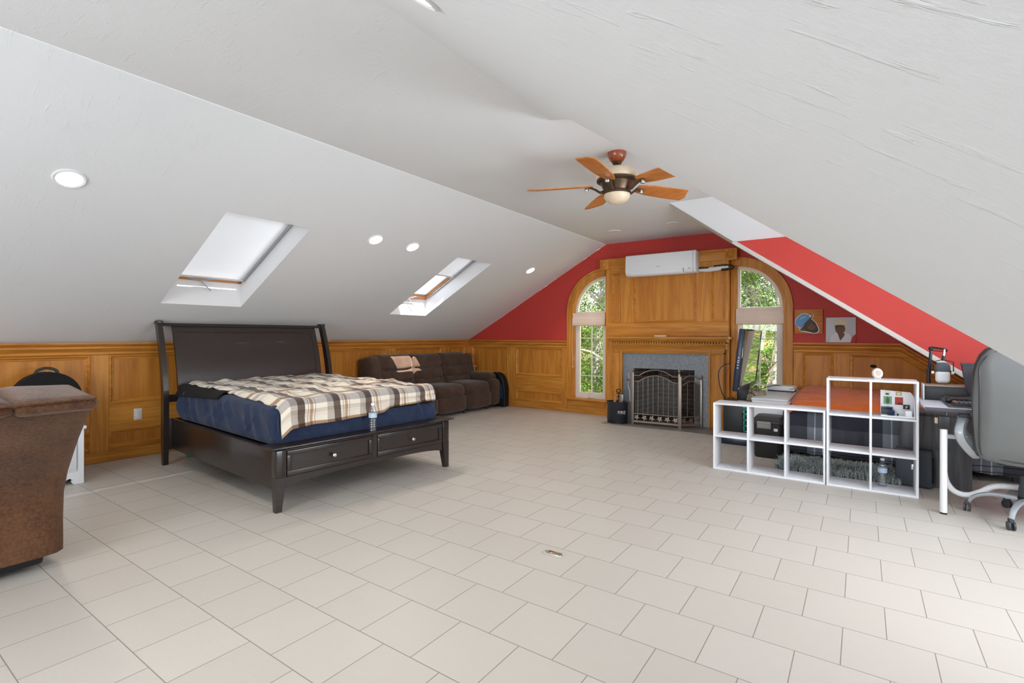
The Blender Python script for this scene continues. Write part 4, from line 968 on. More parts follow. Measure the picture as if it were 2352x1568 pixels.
card(-.01, .03, .165, .195, (196, 168, 120), [(.0, .02, .168, .188, (232, 214, 176))])
card(-.09, -.035, .092, .155, (120, 158, 122), [(-.075, -.05, .094, .15, (52, 96, 50))])
card(-.015, .037, .09, .152, (168, 44, 30), [(.0, .035, .092, .108, (30, 24, 26))])
def small(name, label, cat, loc, build, rz=0):
    t = thing(name, label, cat, loc, rz, None); build(t); return t
def b_(t):
    m = MB(); m.box(-.04, .036, -.005, .005, 0, .055, .001); o = obj('panel', m, DGREY, t); m = MB(); m.box(-.04, .036, -.006, .005, .04, .062, .001); obj('top_band', m, NAVYP, t)
small('small_screen', 'tiny dark screen with blue band on the photo board ledge', 'gadget', (.168, 5.105, .62), b_)
def b_(t):
    m = MB(); m.ball((0, .0, .024), (.019, .02, .022), 14); obj('crown', m, flat('navy_cloth', S(36, 54, 84), .7), t); m = MB(); m.lathe([(.003, .004), (.026, .003), (.027, .006), (.003, .009)], (-.006, 0, 0), 20); obj('brim', m, flat('blue_brim', S(52, 74, 104), .6), t)
small('miniature_cap', 'tiny navy cap figure on the photo board ledge', 'figurine', (.198, 5.052, .62), b_)
def b_(t): m = MB(); m.box(-.006, .006, -.004, .004, 0, .017, .001); obj('block', m, BLK, t)
small('black_clip', 'tiny black block on the photo board ledge', 'clip', (.235, 5.055, .62), b_)
def b_(t):
    m = MB(); m.box(-.02, .02, -.018, .018, 0, .045, .002); obj('cup', m, WHITE, t)
small('pen_cube', 'small white cube cup at the right end of the photo board', 'cup', (.302, 5.045, .62), b_)
def b_(t):
    m = MB(); m.box(-.021, .021, 0, .003, 0, .036); o = obj('card', m, BLK, t); m = MB(); m.prism([(-.004, .004), (.008, .02), (.002, .03), (-.008, .012)], 'Y', -.001, 0); obj('print_shape', m, SILV, o)
small('dark_card', 'small black picture card standing behind the white cube cup', 'card', (.293, 5.12, .668), b_)
# ================================================================== TV CORNER
t = thing('storage_cabinet', 'low black cabinet under the television behind the white shelf', 'cabinet', (-1.13, 6.66, 0))
m = mb(t); m.box(-1.33, -1.035, 6.24, 7.1, .07, .50, .006); obj('carcass', m, BLK, t)
m = mb(t); m.box(-1.35, -1.02, 6.225, 7.11, 0, .072, .004); obj('plinth', m, NAVYP, t)
TVZ = math.radians(6)
t = thing('television', 'large flat television turned sideways in front of the right window', 'television', (-1.2, 6.4, .5), 0)
B = tr(.12, .03, .49) @ rot('Z', math.radians(90+1)) @ rot('X', math.radians(6))
# local: screen faces -Y (towards +x of the room after turning), width along X
m = MB(); m.M = B; m.box(-.60, .60, -.012, .05, -.34, .34, .012); m.box(-.42, .42, .04, .085, -.24, .22, .02); obj('housing', m, NAVYP, t)
m = MB(); m.M = B
for a in ((-.60, .60, .322, .342), (-.60, .60, -.342, -.285)): m.box(a[0], a[1], -.02, .0, a[2], a[3], .004)
for a in ((-.60, -.578), (.578, .60)): m.box(a[0], a[1], -.02, .0, -.3, .33, .004)
obj('bezel', m, BLKG, t)
m = MB(); m.M = B; m.box(-.598, .598, -.0225, -.018, -.341, -.288, .001); obj('lower_strip', m, DGREY, t)
m = MB(); m.M = B; m.poly([(-.58, -.0135, -.288), (.58, -.0135, -.288), (.58, -.0135, .324), (-.58, -.0135, .324)]); obj('screen', m, GLOSSSCR, t, 0)
m = MB(); m.M = B
for k, z in enumerate((.02, -.01, -.03, -.06, -.09)): m.box(-.606, -.598, .012, .03, z, z+.012, .002)
obj('port_strip', m, SILV, t)
m = MB(); m.box(.0, .12, -.08, .08, .0, .2, .01); obj('neck', m, BLK, t)
m = MB(); m.box(-.12, .22, -.16, .3, 0, .02, .006); obj('base', m, BLKG, t)
t = thing('power_cord', 'thin black cord hanging from the back of the television', 'cord', (-1.2, 5.86, .9))
m = mb(t); m.tube(smoothpath([(-1.18, 5.84, .95), (-1.25, 5.86, .93), (-1.30, 5.86, .85), (-1.29, 5.9, .68), (-1.25, 5.95, .56), (-1.22, 6.05, .50)], 8), .005, 6); obj('cord', m, BLK, t)
t = thing('console_cord', 'black cord trailing from the games console to the television', 'cord', (-.9, 6.7, .6))
m = mb(t); m.tube(smoothpath([(-.80, 6.98, .64), (-.88, 6.85, .655), (-.96, 6.6, .635), (-1.05, 6.35, .60), (-1.03, 6.22, .61), (-.985, 6.21, .57), (-.97, 6.2, .50)], 8), .0045, 6); obj('cord', m, BLK, t)
t = thing('throw_blanket', 'crumpled beige throw heaped on the black cabinet behind the television', 'blanket', (-1.03, 6.42, .5))
def cr(a, b):
    th = 2*PI*a; ph = PI/2*b; n = noise.noise(Vector((3*math.cos(th), 3*math.sin(th), b*3)))*.5+noise.noise(Vector((7*math.cos(th), 7*math.sin(th), b*6)))*.3
    r = 1+.35*n; return (.115*r*math.cos(th)*math.cos(ph)**.7+.02, .17*r*math.sin(th)*math.cos(ph)**.7, .135*r*math.sin(ph)**.8)
m = MB(); m.grid(cr, 48, 20); obj('cloth', m, BEIGE, t, 60)
t = thing('teal_ladder_strip', 'teal plastic ladder shaped strip hanging on the black cabinet', 'plastic strip', (-1.07, 6.22, .16))
m = MB()
for x in (-.032, .028): m.box(x-.009, x+.009, -.012, .006, .0, .32, .002)
for z in (0, .065, .13, .195, .25): m.box(-.04, .036, -.012, .006, z, z+.016, .002)
m.box(-.04, .05, -.01, .006, .27, .335, .004); obj('strip', m, TEAL, t)
m = MB(); m.tube(smoothpath([(-.05, -.012, .22), (-.045, -.016, .12), (-.05, -.012, .0)], 5), .005, 6); obj('hose', m, BLK, t)
t = thing('white_dresser', 'long white dresser standing end on under the right window', 'dresser', (-.82, 6.68, 0))
m = mb(t); m.box(-.995, -.65, 6.06, 7.28, .04, .555, .003); m.box(-.97, -.67, 6.09, 7.26, 0, .045); obj('carcass', m, WHITE, t)
m = mb(t); m.box(-1.0, -.645, 6.05, 7.29, .555, .575, .003); obj('top_panel', m, WHITE, t)
for k in range(3):
    m = mb(t); m.box(-.65, -.636, 6.09+.4*k, 6.47+.4*k, .08, .54, .003); obj('drawer_front', m, WHITE, t)
t = thing('games_console', 'flat white games console on the white dresser by the window', 'games console', (-.81, 7.03, .575), -.08)
m = MB(); m.box(-.15, .15, -.11, .11, .014, .07, .004); obj('shell', m, WHITE, t)
m = MB(); m.box(-.142, .142, -.104, .104, 0, .014, .002); obj('black_base', m, BLK, t)
m = MB(); m.tube(smoothpath([(.10, -.112, .045), (.13, -.112, .036), (.14, -.112, .05), (.148, -.112, .05)], 4), .003, 5); obj('light_trace', m, BLK, t)
t = thing('storage_tote', 'black plastic storage tote with grey latches between shelf and bed', 'storage tote', (-.795, 5.87, 0))
m = MB(); cols = [(.12, .125, 0, .04), (.128, .135, .02, .05), (.14, .15, .36, .05)]
def rr(hx_, hy, r, n=5): return [(sx*(hx_-r)+r*math.cos(a+q), sy*(hy-r)+r*math.sin(a+q)) for sx, sy, a in ((1, 1, 0), (-1, 1, PI/2), (-1, -1, PI), (1, -1, 1.5*PI)) for q in [PI/2*k/n for k in range(n+1)]]
R = [[m.v((x, y, z)) for x, y in rr(a, b, r)] for a, b, z, r in cols]
for A, Bv in zip(R, R[1:]):
    for k in range(len(A)): m.face([A[k], A[(k+1) % len(A)], Bv[(k+1) % len(A)], Bv[k]])
m.face(R[0]); m.face(R[-1]); obj('bin', m, flat('black_tote', S(38, 37, 36), .5), t)
m = MB(); R = [[m.v((x, y, z)) for x, y in rr(a, b, .05)] for a, b, z in ((.14, .15, .352), (.15, .162, .36), (.15, .162, .385), (.135, .145, .39), (.12, .13, .42), (.105, .115, .424))]
for A, Bv in zip(R, R[1:]):
    for k in range(len(A)): m.face([A[k], A[(k+1) % len(A)], Bv[(k+1) % len(A)], Bv[k]])
m.face(R[0]); m.face(R[-1]); obj('lid', m, flat('black_tote_lid', S(52, 51, 50), .5), t)
for mloc in (tr(-.03, -.152, .335), tr(.13, 0, .335) @ rot('Z', PI/2)):
    m = MB(); m.M = mloc; m.box(-.065, .065, -.016, .004, -.03, .042, .006); m.box(-.06, .06, -.022, -.01, .016, .036, .006); obj('latch', m, flat('grey_latch', S(150, 146, 142), .5), t)
m = MB(); m.box(.06, .095, -.153, -.145, .285, .312); obj('sticker', m, WHITE, t)
# ================================================================== SECOND BED
t = thing('guest_bed', 'low bed frame hidden under the dark comforter behind the white shelves', 'bed', (.22, 6.62, 0))
m = mb(t); m.box(-.62, 1.16, 5.98, 7.26, .10, .25, .01); obj('frame', m, ESP, t)
for x in (-.56, 1.1):
    for y in (6.05, 7.2): m = mb(t); m.box(x-.03, x+.03, y-.03, y+.03, 0, .1); obj('leg', m, ESP, t)
t = thing('foam_mattress', 'mattress under the dark plaid comforter on the low bed', 'mattress', (.22, 6.62, .25))
m = mb(t); m.soft(-.61, 1.14, 5.985, 7.26, .25, .50, .05, 8); obj('ticking', m, BEIGE, t)
t = thing('plaid_comforter', 'charcoal and grey plaid comforter hanging over the side of the low bed', 'comforter', (.0, 6.4, .5))
def cf(a, b):
    s = -.68+1.9*a; d = b*1.85
    n = noise.noise(Vector((s*3, d*3, 5))); n2 = noise.noise(Vector((s*8, d*2, 1)))
    fold = math.sin(s*21+2.5*noise.noise(Vector((s*2.2, 0, 2))))
    hem = .06+.05*max(0, noise.noise(Vector((s*2.2, 3, 3))))
    if d < .47:
        q = d/.47; z = hem+(.49-hem)*q; y = 5.955-.035*(1-q)*(1+fold*.6)+.036*fold*(1.15-q)+.012*math.sin(s*47+4*n)*(1-q)-.02*math.sin(PI*q)+.02*n2
        x = s+.02*n2
    else:
        y = 5.955+(d-.47); z = .49+.045*min(1, (d-.47)/.12)+.012*n
        x = s
        if d < .53: z -= .01
    if s < -.63 and d > .47: z -= (-.63-s)*1.2
    return (x, y, max(.02, z))
m = mb(t); m.grid(cf, 120, 70); o = obj('quilt', m, COMF, t, 60); md = o.modifiers.new('s', 'SOLIDIFY'); md.thickness = .012; md.offset = 1
t = thing('orange_cover', 'rumpled bright orange blanket spread over the low bed', 'blanket', (.0, 6.5, .56))
def oc(a, b):
    s = -.655+1.67*a; y = 5.93+1.33*b-.03*math.sin(a*9)*(1-b)
    n = noise.noise(Vector((s*4, y*4.5, 9))); n2 = noise.noise(Vector((s*10, y*12, 2)))
    k = min(1, b/.12); z = .553+.10*(1-(1-b)**2)*.75+.022*n*k+.010*n2
    if b < .1: z -= (.1-b)*.55
    if a < .05: z -= (.05-a)*1.6
    if a > .82: z -= (a-.82)*.12
    return (s, y, z)
m = mb(t); m.grid(oc, 80, 60); o = obj('cloth', m, ORANGE, t, 60); md = o.modifiers.new('s', 'SOLIDIFY'); md.thickness = .007; md.offset = 1
# shaggy rug
t = thing('shag_rug', 'shaggy blue grey rug on the tiles between the white shelves and low bed', 'rug', (-.2, 5.48, 0), .04)
m = MB(); m.box(-.46, .46, -.18, .36, .0, .012, .005); obj('backing', m, DGREY, t)
rnd = random.Random(4); m = MB()
for k in range(7000):
    x, y = rnd.uniform(-.47, .47), rnd.uniform(-.19, .37); a = rnd.uniform(0, 2*PI); l = rnd.uniform(.012, .04); h = rnd.uniform(.03, .06); w = .0035
    dx, dy = math.cos(a), math.sin(a); p = Vector((x, y, .008)); q = p+Vector((dx*l*.5, dy*l*.5, h*.75)); e = p+Vector((dx*l*1.4, dy*l*1.4, h)); sd = Vector((-dy, dx, 0))*w
    m.face([m.v(p-sd), m.v(p+sd), m.v(q+sd*.9), m.v(q-sd*.9)]); m.face([m.v(q-sd*.9), m.v(q+sd*.9), m.v(e)])
tag(obj('pile', m, RUGM, t, 0), kind='stuff')
t = thing('hard_case', 'dark grey hard carry case standing behind the tall white shelf', 'case', (.365, 5.40, 0), -.15)
m = MB(); m.box(-.125, .115, -.055, .055, .006, .31, .012, 3); obj('shell', m, flat('case_grey', S(66, 72, 80), .5), t)
m = MB(); m.box(-.02, .02, -.062, -.05, .14, .19, .003); obj('latch', m, CHROME, t)
m = MB(); m.tube(smoothpath([(.112, -.02, .05), (.122, -.02, .06), (.122, -.02, .24), (.112, -.02, .25)], 4), .008, 6); obj('handle', m, BLK, t)
m = MB(); m.box(-.126, .116, -.003, .003, .004, .312); obj('seam', m, BLK, t)
t = thing('grey_nightstand', 'grey wood grain nightstand under the left end of the desk', 'nightstand', (.50, 5.62, 0))
m = mb(t); m.box(.28, .73, 5.44, 5.82, .0, .60, .003); obj('carcass', m, GREYW, t)
m = mb(t); m.box(.275, .735, 5.435, 5.825, .60, .615, .002); obj('top_panel', m, GREYW, t)
m = mb(t); m.box(.285, .725, 5.428, 5.44, .31, .59, .002); obj('drawer_front', m, GREYW, t)
# ================================================================== DESK
t = thing('desk', 'light grey desk with curved white tube legs at the right edge', 'desk', (1.05, 5.0, 0))
m = mb(t); m.box(.37, 1.56, 4.635, 5.33, .728, .752, .004); obj('desktop', m, flat('desk_top', S(214, 218, 226), .35), t)
m = mb(t); m.box(.368, 1.562, 4.628, 4.64, .722, .75, .003); obj('edge_band', m, DGREY, t)
for x in (.475, 1.45):
    m = mb(t); m.tube([(x, 4.665, .012), (x, 4.665, .60)], .021, 14); obj('leg', m, WHITE, t)
    m = mb(t); m.tube([(x, 4.665, 0), (x, 4.665, .014)], .02, 14); obj('foot', m, BLK, t)
    m = mb(t); m.box(x-.03, x+.03, 4.64, 4.70, .60, .69, .004); m.box(x-.012, x+.012, 4.655, 4.69, .69, .73, .003); obj('bracket', m, BLK, t)
    m = mb(t); m.tube([(x+.03, 4.90, .24), (x+.03, 4.90, .70)], .016, 12); obj('leg', m, WHITE, t)
m = mb(t); m.tube(smoothpath([(.50, 4.90, .26), (.515, 4.90, .18), (.56, 4.90, .115), (.63, 4.90, .10), (.70, 4.90, .135), (.77, 4.90, .185), (.86, 4.90, .20), (.97, 4.90, .198)], 7), .02, 12); obj('cross_tube', m, WHITE, t)
m = mb(t); m.box(.50, 1.45, 4.885, 4.915, .50, .53, .004); obj('cross_bar', m, WHITE, t)
m = mb(t); m.box(.43, .455, 4.69, 4.73, .63, .67, .003); obj('power_socket', m, flat('socket_orange', S(230, 196, 170), .5), t)
t = thing('desk_riser', 'long black riser shelf with beige top at the back of the desk', 'desk shelf', (.95, 5.22, .752))
m = mb(t); m.box(.41, 1.5, 5.14, 5.32, .86, .872, .002); obj('top', m, flat('riser_beige', S(150, 136, 120), .6), t)
m = mb(t); m.box(.405, 1.505, 5.145, 5.32, .752, .86, .003); obj('body', m, BLK, t)
m = mb(t); m.box(.398, .406, 5.14, 5.32, .752, .875, .001); obj('end_panel', m, WHITE, t)
t = thing('monitor', 'dark monitor standing behind the office chair on the riser', 'monitor', (.95, 5.20, .872))
m = mb(t); m.prism([(.62, 1.045), (1.20, 1.045), (1.20, .875), (1.17, .80), (.665, .80), (.645, .875)], 'Y', 5.10, 5.135, .004); obj('screen_panel', m, flat('monitor_dark', S(58, 52, 58), .3), t)
m = mb(t); m.box(.617, 1.203, 5.098, 5.14, 1.035, 1.052, .003); obj('top_bezel', m, DGREY, t)
m = mb(t); m.box(.92, .98, 5.13, 5.19, .872, 1.0, .006); obj('stand', m, BLK, t)
t = thing('keyboard', 'dark mechanical keyboard with a few orange keys on the desk', 'keyboard', (.71, 4.84, .752))
m = MB(); m.box(-.17, .18, -.065, .065, 0, .02, .004); obj('case', m, BLK, t)
k1, k2 = flat('key_grey', S(96, 100, 108), .5), flat('key_orange', S(206, 104, 78), .5)
for j in range(4):
    m = MB()
    for i in range(13):
        if i > 0 or j < 2: m.box(-.163+i*.026, -.141+i*.026, -.058+j*.03, -.034+j*.03, .02, .031, .003)
    tag(obj('key_row', m, k1, t))
m = MB(); m.box(-.163, -.141, .002, .026, .02, .031, .003); m.box(-.163, -.141, .032, .056, .02, .031, .003); obj('orange_keys', m, k2, t)
t = thing('desk_mat', 'dark printed desk mat under the keyboard', 'mat', (.80, 4.82, .752))
m = MB(); m.box(-.30, .5, -.15, .14, 0, .003, .001); obj('mat', m, flat('mat_print', S(84, 84, 90), .6, var=.7, vscale=26), t)
t = thing('black_bag', 'soft black pouch lying on the desk in front of the riser', 'pouch', (.60, 5.02, .752), .2)
m = MB(); m.soft(-.10, .12, -.06, .06, 0, .055, .027, 8, .012, 12, 2); obj('pouch', m, flat('black_vinyl', S(28, 27, 28), .28, bump=.2, bscale=40), t)
t = thing('microphone', 'white and grey studio microphone hanging from a black boom arm', 'microphone', (.545, 5.28, .872), 0)
m = mb(t); m.soft(.482, .572, 5.21, 5.29, .882, .985, .028, 8); obj('body', m, WHITE, t)
m = mb(t); m.soft(.48, .574, 5.212, 5.288, .955, 1.045, .032, 8); obj('grille', m, flat('mic_grille', S(92, 98, 106), .6, bump=.5, bscale=900), t)
for x in (.466, .587): m = mb(t); m.lathe([(.011, 0), (.012, .003), (.012, .016), (.01, .018)], (x-.008, 5.25, .965), 14, 'X'); obj('side_knob', m, WHITE, t)
m = mb(t); m.tube([(.468, 5.25, .965), (.468, 5.25, 1.05), (.53, 5.25, 1.07), (.592, 5.25, 1.05), (.592, 5.25, .965)], .004, 6); obj('yoke', m, BLK, t)
t = thing('boom_arm', 'black microphone boom arm clamped to the desk riser', 'boom arm', (.445, 5.3, .872))
m = mb(t); m.tube([(.445, 5.30, .872), (.445, 5.30, .985)], .013, 10); m.tube([(.445, 5.30, .98), (.447, 5.30, .988)], .022, 10); obj('post', m, BLK, t)
m = mb(t); m.tube([(.45, 5.30, .985), (.46, 5.30, 1.15)], .011, 8); obj('lower_arm', m, NAVYP, t)
m = mb(t); m.tube([(.458, 5.30, 1.165), (.545, 5.26, 1.15)], .008, 8); m.tube([(.462, 5.29, 1.14), (.54, 5.255, 1.132)], .004, 6); m.ball((.458, 5.30, 1.155), .016); m.ball((.545, 5.26, 1.142), .015); obj('upper_arm', m, BLK, t)
m = mb(t); m.tube([(.538, 5.255, 1.15), (.533, 5.25, 1.10)], .009, 8); obj('coupling', m, CHROME, t)
m = mb(t); m.tube([(.533, 5.25, 1.10), (.53, 5.25, 1.06)], .011, 8); obj('mount', m, BLK, t)
# ================================================================== OFFICE CHAIR
CHX, CHY = .93, 4.80
t = thing('office_chair', 'grey leather office chair seen from behind with silver arms and base', 'office chair', (CHX, CHY, 0), math.radians(-6))
m = MB(); m.M = tr(0, -.30, .44) @ rot('X', math.radians(3)); m.soft(-.262, .262, -.02, .045, 0, .73, .045, 14, .004, 5, 3, .03)
for v in m.bm.verts: v.co.x *= 1-.16*max(0, (v.co.z-.98)/.2)**2
obj('backrest', m, LEATH, t, 80)
m = MB(); m.M = tr(0, -.265, .43) @ rot('X', math.radians(3)); m.soft(-.285, .285, .0, .10, 0, .755, .05, 12, .003, 5, 5, .01)
for v in m.bm.verts: v.co.x *= 1-.16*max(0, (v.co.z-.98)/.2)**2
obj('back_cushion', m, LEATHD, t, 80)
m = MB(); m.M = tr(0, -.305, .44) @ rot('X', math.radians(3))
pts = [(-.245, 0, .03)]+[(-.258, -.006, z) for z in (.1, .3, .5, .62)]+[(-.212, -.004, .695), (-.14, 0, .722), (.14, 0, .722), (.212, -.004, .695)]+[(.258, -.006, z) for z in (.62, .5, .3, .1)]+[(.245, 0, .03), (.1, -.004, .006), (-.1, -.004, .006)]
m.tube(smoothpath(pts+[pts[0]], 4), .006, 6); obj('piping', m, LEATHD, t)
m = MB(); m.soft(-.26, .26, -.24, .27, .44, .55, .05, 10, .004, 5, 1, .015); obj('seat', m, LEATHD, t, 80)
for s in (-1, 1):
    m = MB(); x = s*.335; q = s*.27
    P = smoothpath([(x, -.14, .68), (x+s*.02, -.20, .60), (x, -.19, .52), (q, -.14, .43), (q, .02, .46), (x, .10, .58), (x, .06, .68), (x, -.04, .70)], 6)
    m.tube(P, .03, 8, closed=True, flat=.75); obj('armrest_loop', m, SILV, t)
    m = MB(); m.soft(x-.03, x+.04, -.17, .16, .685, .72, .017, 6); obj('arm_pad', m, DGREY, t)
m = MB(); m.box(-.10, .10, -.12, .12, .40, .445, .02); m.box(-.17, -.08, -.16, -.04, .385, .43, .02); obj('tilt_mechanism', m, BLK, t)
m = MB(); m.tube([(0, 0, .27), (0, 0, .42)], .022, 14); obj('gas_lift', m, CHROME, t)
m = MB(); m.lathe([(.05, .155), (.052, .165), (.052, .22), (.048, .225), (.048, .30), (.044, .308), (.024, .312)], seg=20); obj('lift_cover', m, DGREY, t)
m = MB(); m.lathe([(.05, .115), (.062, .125), (.06, .16), (.045, .165)], seg=20); obj('hub', m, BLK, t)
for k in range(5):
    a = math.radians(250+72*k); ca, sa = math.cos(a), math.sin(a)
    m = MB(); m.tube(smoothpath([(ca*r_, sa*r_, z) for r_, z in ((.045, .145), (.12, .15), (.20, .145), (.27, .115), (.305, .065))], 5), [.026-.0006*i for i in range(21)], 8, flat=.7); arm = obj('base_arm', m, SILV, t)
    m = MB(); m.M = tr(ca*.31, sa*.31, .028) @ rot('Z', a+.6+k)
    for y in (-.02, .006): m.lathe([(.02, y), (.028, y+.002), (.028, y+.012), (.02, y+.014)], seg=18, axis='Y')
    m.box(-.024, .02, -.012, .012, .02, .046, .006); obj('caster', m, DGREY, arm)
# ================================================================== POSTERS
t = thing('cap_portrait', 'square orange wood panel picture of a head in a blue cap', 'picture', (-.552, YF-.02, 1.285))
m = MB(); m.box(-.152, .152, -.016, .014, 0, .305, .002); obj('panel', m, CHERRY, t)
def cut(name, pts, mat, y0, y1): m = MB(); m.prism(pts, 'Y', y0, y1); return obj(name, m, mat, t)
el = lambda cx, cz, rx, rz, r_=0, a0=0, a1=2*PI, n=20: [(cx+rx*math.cos(a0+(a1-a0)*k/n)*math.cos(r_)-rz*math.sin(a0+(a1-a0)*k/n)*math.sin(r_), cz+rx*math.cos(a0+(a1-a0)*k/n)*math.sin(r_)+rz*math.sin(a0+(a1-a0)*k/n)*math.cos(r_)) for k in range(n+1)]
brown, brown2 = flat('portrait_brown', S(74, 56, 40), .6), flat('portrait_brown_light', S(112, 84, 52), .6)
capb = flat('cap_blue', S(106, 156, 200), .6)
PX = lambda pts: [(((x-1125)/447-.5)*.304, (1330-y)/385*.305) for x, y in pts]
cut('white_outline', PX([(1127, 1175), (1133, 1112), (1175, 1052), (1240, 1010), (1305, 1005), (1362, 1036), (1398, 1050), (1428, 1012), (1424, 1050), (1402, 1098), (1465, 1150), (1512, 1240), (1520, 1285), (1487, 1324), (1420, 1330), (1335, 1310), (1285, 1302), (1235, 1300), (1200, 1275), (1205, 1245), (1160, 1215)]), WHITE, -.018, -.0155)
cut('head', PX([(1228, 1246), (1290, 1185), (1392, 1100), (1455, 1152), (1500, 1240), (1508, 1282), (1480, 1314), (1420, 1320), (1340, 1298), (1290, 1290), (1245, 1272)]), brown, -.0195, -.0175)
cut('cheek', PX([(1330, 1215), (1400, 1160), (1440, 1190), (1460, 1235), (1430, 1262), (1380, 1270), (1340, 1250)]), brown2, -.0202, -.019)
cut('ear', PX([(1208, 1252), (1240, 1248), (1290, 1268), (1280, 1290), (1240, 1292), (1212, 1275)]), brown2, -.0205, -.019)
cut('cap_crown', PX([(1134, 1172), (1142, 1118), (1182, 1060), (1242, 1019), (1302, 1014), (1352, 1040), (1378, 1078), (1300, 1150), (1222, 1240), (1168, 1213), (1140, 1190)]), capb, -.0215, -.019)
cut('brim', PX([(1220, 1242), (1300, 1150), (1376, 1078), (1422, 1020), (1398, 1092), (1350, 1140), (1280, 1192)]), BLK, -.0222, -.02)
cut('eye', PX([(1330, 1200), (1372, 1182), (1376, 1190), (1336, 1210)]), BLK, -.0212, -.019); cut('eye', PX([(1415, 1178), (1440, 1160), (1444, 1168), (1420, 1188)]), BLK, -.0212, -.019)
cut('mouth', PX([(1425, 1288), (1480, 1268), (1488, 1280), (1440, 1300)]), flat('lip_brown', S(58, 38, 32), .6), -.0212, -.019)
cut('nose', PX([(1398, 1180), (1412, 1178), (1440, 1225), (1425, 1238), (1402, 1232)]), flat('nose_brown', S(96, 72, 46), .6), -.0214, -.02)
text_part('lettering', 'WOLF', .026, WHITE, t, tr(-.062, -.0216, .198) @ rot('Y', -.45) @ rot('X', PI/2), .0004)
t = thing('portrait_poster', 'square pale poster of a person in white with a blond bob and sunglasses', 'poster', (-.215, YF-.015, 1.178))
pale2 = flat('poster_grey', S(206, 206, 212), .5)
m = MB(); m.box(-.153, .153, -.008, .012, 0, .305, .001); obj('board', m, pale2, t)
skin = flat('portrait_skin', S(112, 70, 46), .6); shirt = flat('portrait_shirt', S(226, 224, 230), .6); hair = flat('portrait_hair', S(222, 208, 176), .6)
cut('shirt', [(-.12, 0), (.10, 0), (.11, .06), (.09, .10), (.04, .125), (.0, .13), (-.04, .125), (-.09, .09)], shirt, -.0095, -.0075)
cut('neck', [(-.03, .11), (.045, .11), (.03, .07), (-.005, .02), (-.022, .08)], skin, -.0105, -.009)
cut('face', el(-.005, .17, .052, .07), skin, -.0112, -.009)
cut('hair', [(-.065, .20)]+el(-.0, .215, .068, .062, 0, PI, 0, 14)+[(.07, .18), (.06, .165), (.045, .175), (.042, .205), (.0, .215), (-.055, .212)], hair, -.0125, -.01)
cut('sunglasses', [(-.062, .205), (.03, .208), (.03, .188), (.012, .18), (-.012, .19), (-.035, .18), (-.058, .184)], BLK, -.0135, -.011)
cut('red_corner', [(.10, 0), (.153, 0), (.153, .10), (.13, .085), (.115, .06)], flat('poster_red', S(186, 40, 56), .6), -.0095, -.0075)
t = thing('cable_hole', 'black oval cable grommet in the oak panelling above the orange bed', 'grommet', (.11, YF-.006, .90))
m = MB(); m.prism([(x, z) for x, z in el(0, 0, .032, .019)], 'Y', -.004, .004, .001); obj('grommet', m, BLKM, t)
# ================================================================== OUTSIDE
def gz(x, y): return -2.6+.115*(y-8)+.25*math.sin(x*.35+y*.2)*min(1, (y-8)/10)
gm, gt, gb = newmat('forest_floor'); gb.inputs['Roughness'].default_value = .95
tc = gt.nodes.new('ShaderNodeTexCoord'); n1 = N(gt, 'ShaderNodeTexNoise', Scale=.55, Detail=4.0); n2 = N(gt, 'ShaderNodeTexNoise', Scale=14.0, Detail=3.0)
for n in (n1, n2): gt.links.new(tc.outputs['Object'], n.inputs['Vector'])
cr1 = gt.nodes.new('ShaderNodeValToRGB'); cr1.color_ramp.elements[0].color = S(96, 130, 36); cr1.color_ramp.elements[1].color = S(150, 120, 84); cr1.color_ramp.elements[0].position = .48; cr1.color_ramp.elements[1].position = .56
gt.links.new(n1.outputs[0], cr1.inputs[0]); mx = N(gt, 'ShaderNodeMix', _data_type='RGBA', _blend_type='OVERLAY'); mx.inputs[0].default_value = .8
gt.links.new(cr1.outputs[0], mx.inputs[6]); gt.links.new(n2.outputs[0], mx.inputs[7]); gt.links.new(mx.outputs[2], gb.inputs['Base Color'])
m = MB(); m.grid(lambda a, b: (-40+70*a, 7.8+60*b, gz(-40+70*a, 7.8+60*b)), 50, 40); struct('ground', m, gm)
def leafmat(name, c1, c2):
    m = D.materials.new(name); m.use_nodes = True; MATS[name] = m; t = m.node_tree; t.nodes.clear()
    out = t.nodes.new('ShaderNodeOutputMaterial'); mxs = t.nodes.new('ShaderNodeMixShader'); a = t.nodes.new('ShaderNodeBsdfDiffuse'); g = t.nodes.new('ShaderNodeBsdfTranslucent')
    tc = t.nodes.new('ShaderNodeTexCoord'); n = N(t, 'ShaderNodeTexNoise', Scale=1.7, Detail=2.0); t.links.new(tc.outputs['Object'], n.inputs['Vector'])
    cr = t.nodes.new('ShaderNodeValToRGB'); cr.color_ramp.elements[0].color = S(*c1); cr.color_ramp.elements[1].color = S(*c2); cr.color_ramp.elements[0].position = .35; cr.color_ramp.elements[1].position = .65
    t.links.new(n.outputs[0], cr.inputs[0]); t.links.new(cr.outputs[0], a.inputs[0]); t.links.new(cr.outputs[0], g.inputs[0]); mxs.inputs[0].default_value = .45
    t.links.new(a.outputs[0], mxs.inputs[1]); t.links.new(g.outputs[0], mxs.inputs[2]); t.links.new(mxs.outputs[0], out.inputs[0]); return m
LEAF = [leafmat('leaf_a', (54, 84, 34), (118, 142, 64)), leafmat('leaf_b', (66, 98, 46), (138, 158, 84)), leafmat('leaf_c', (46, 74, 36), (100, 126, 62))]
BARK = [flat('bark_grey', S(150, 146, 142), .9, var=.35, vscale=9, bump=.5, bscale=30), flat('bark_pale', S(206, 204, 200), .8, var=.3, vscale=12), flat('bark_brown', S(96, 84, 74), .9, var=.3, vscale=10)]
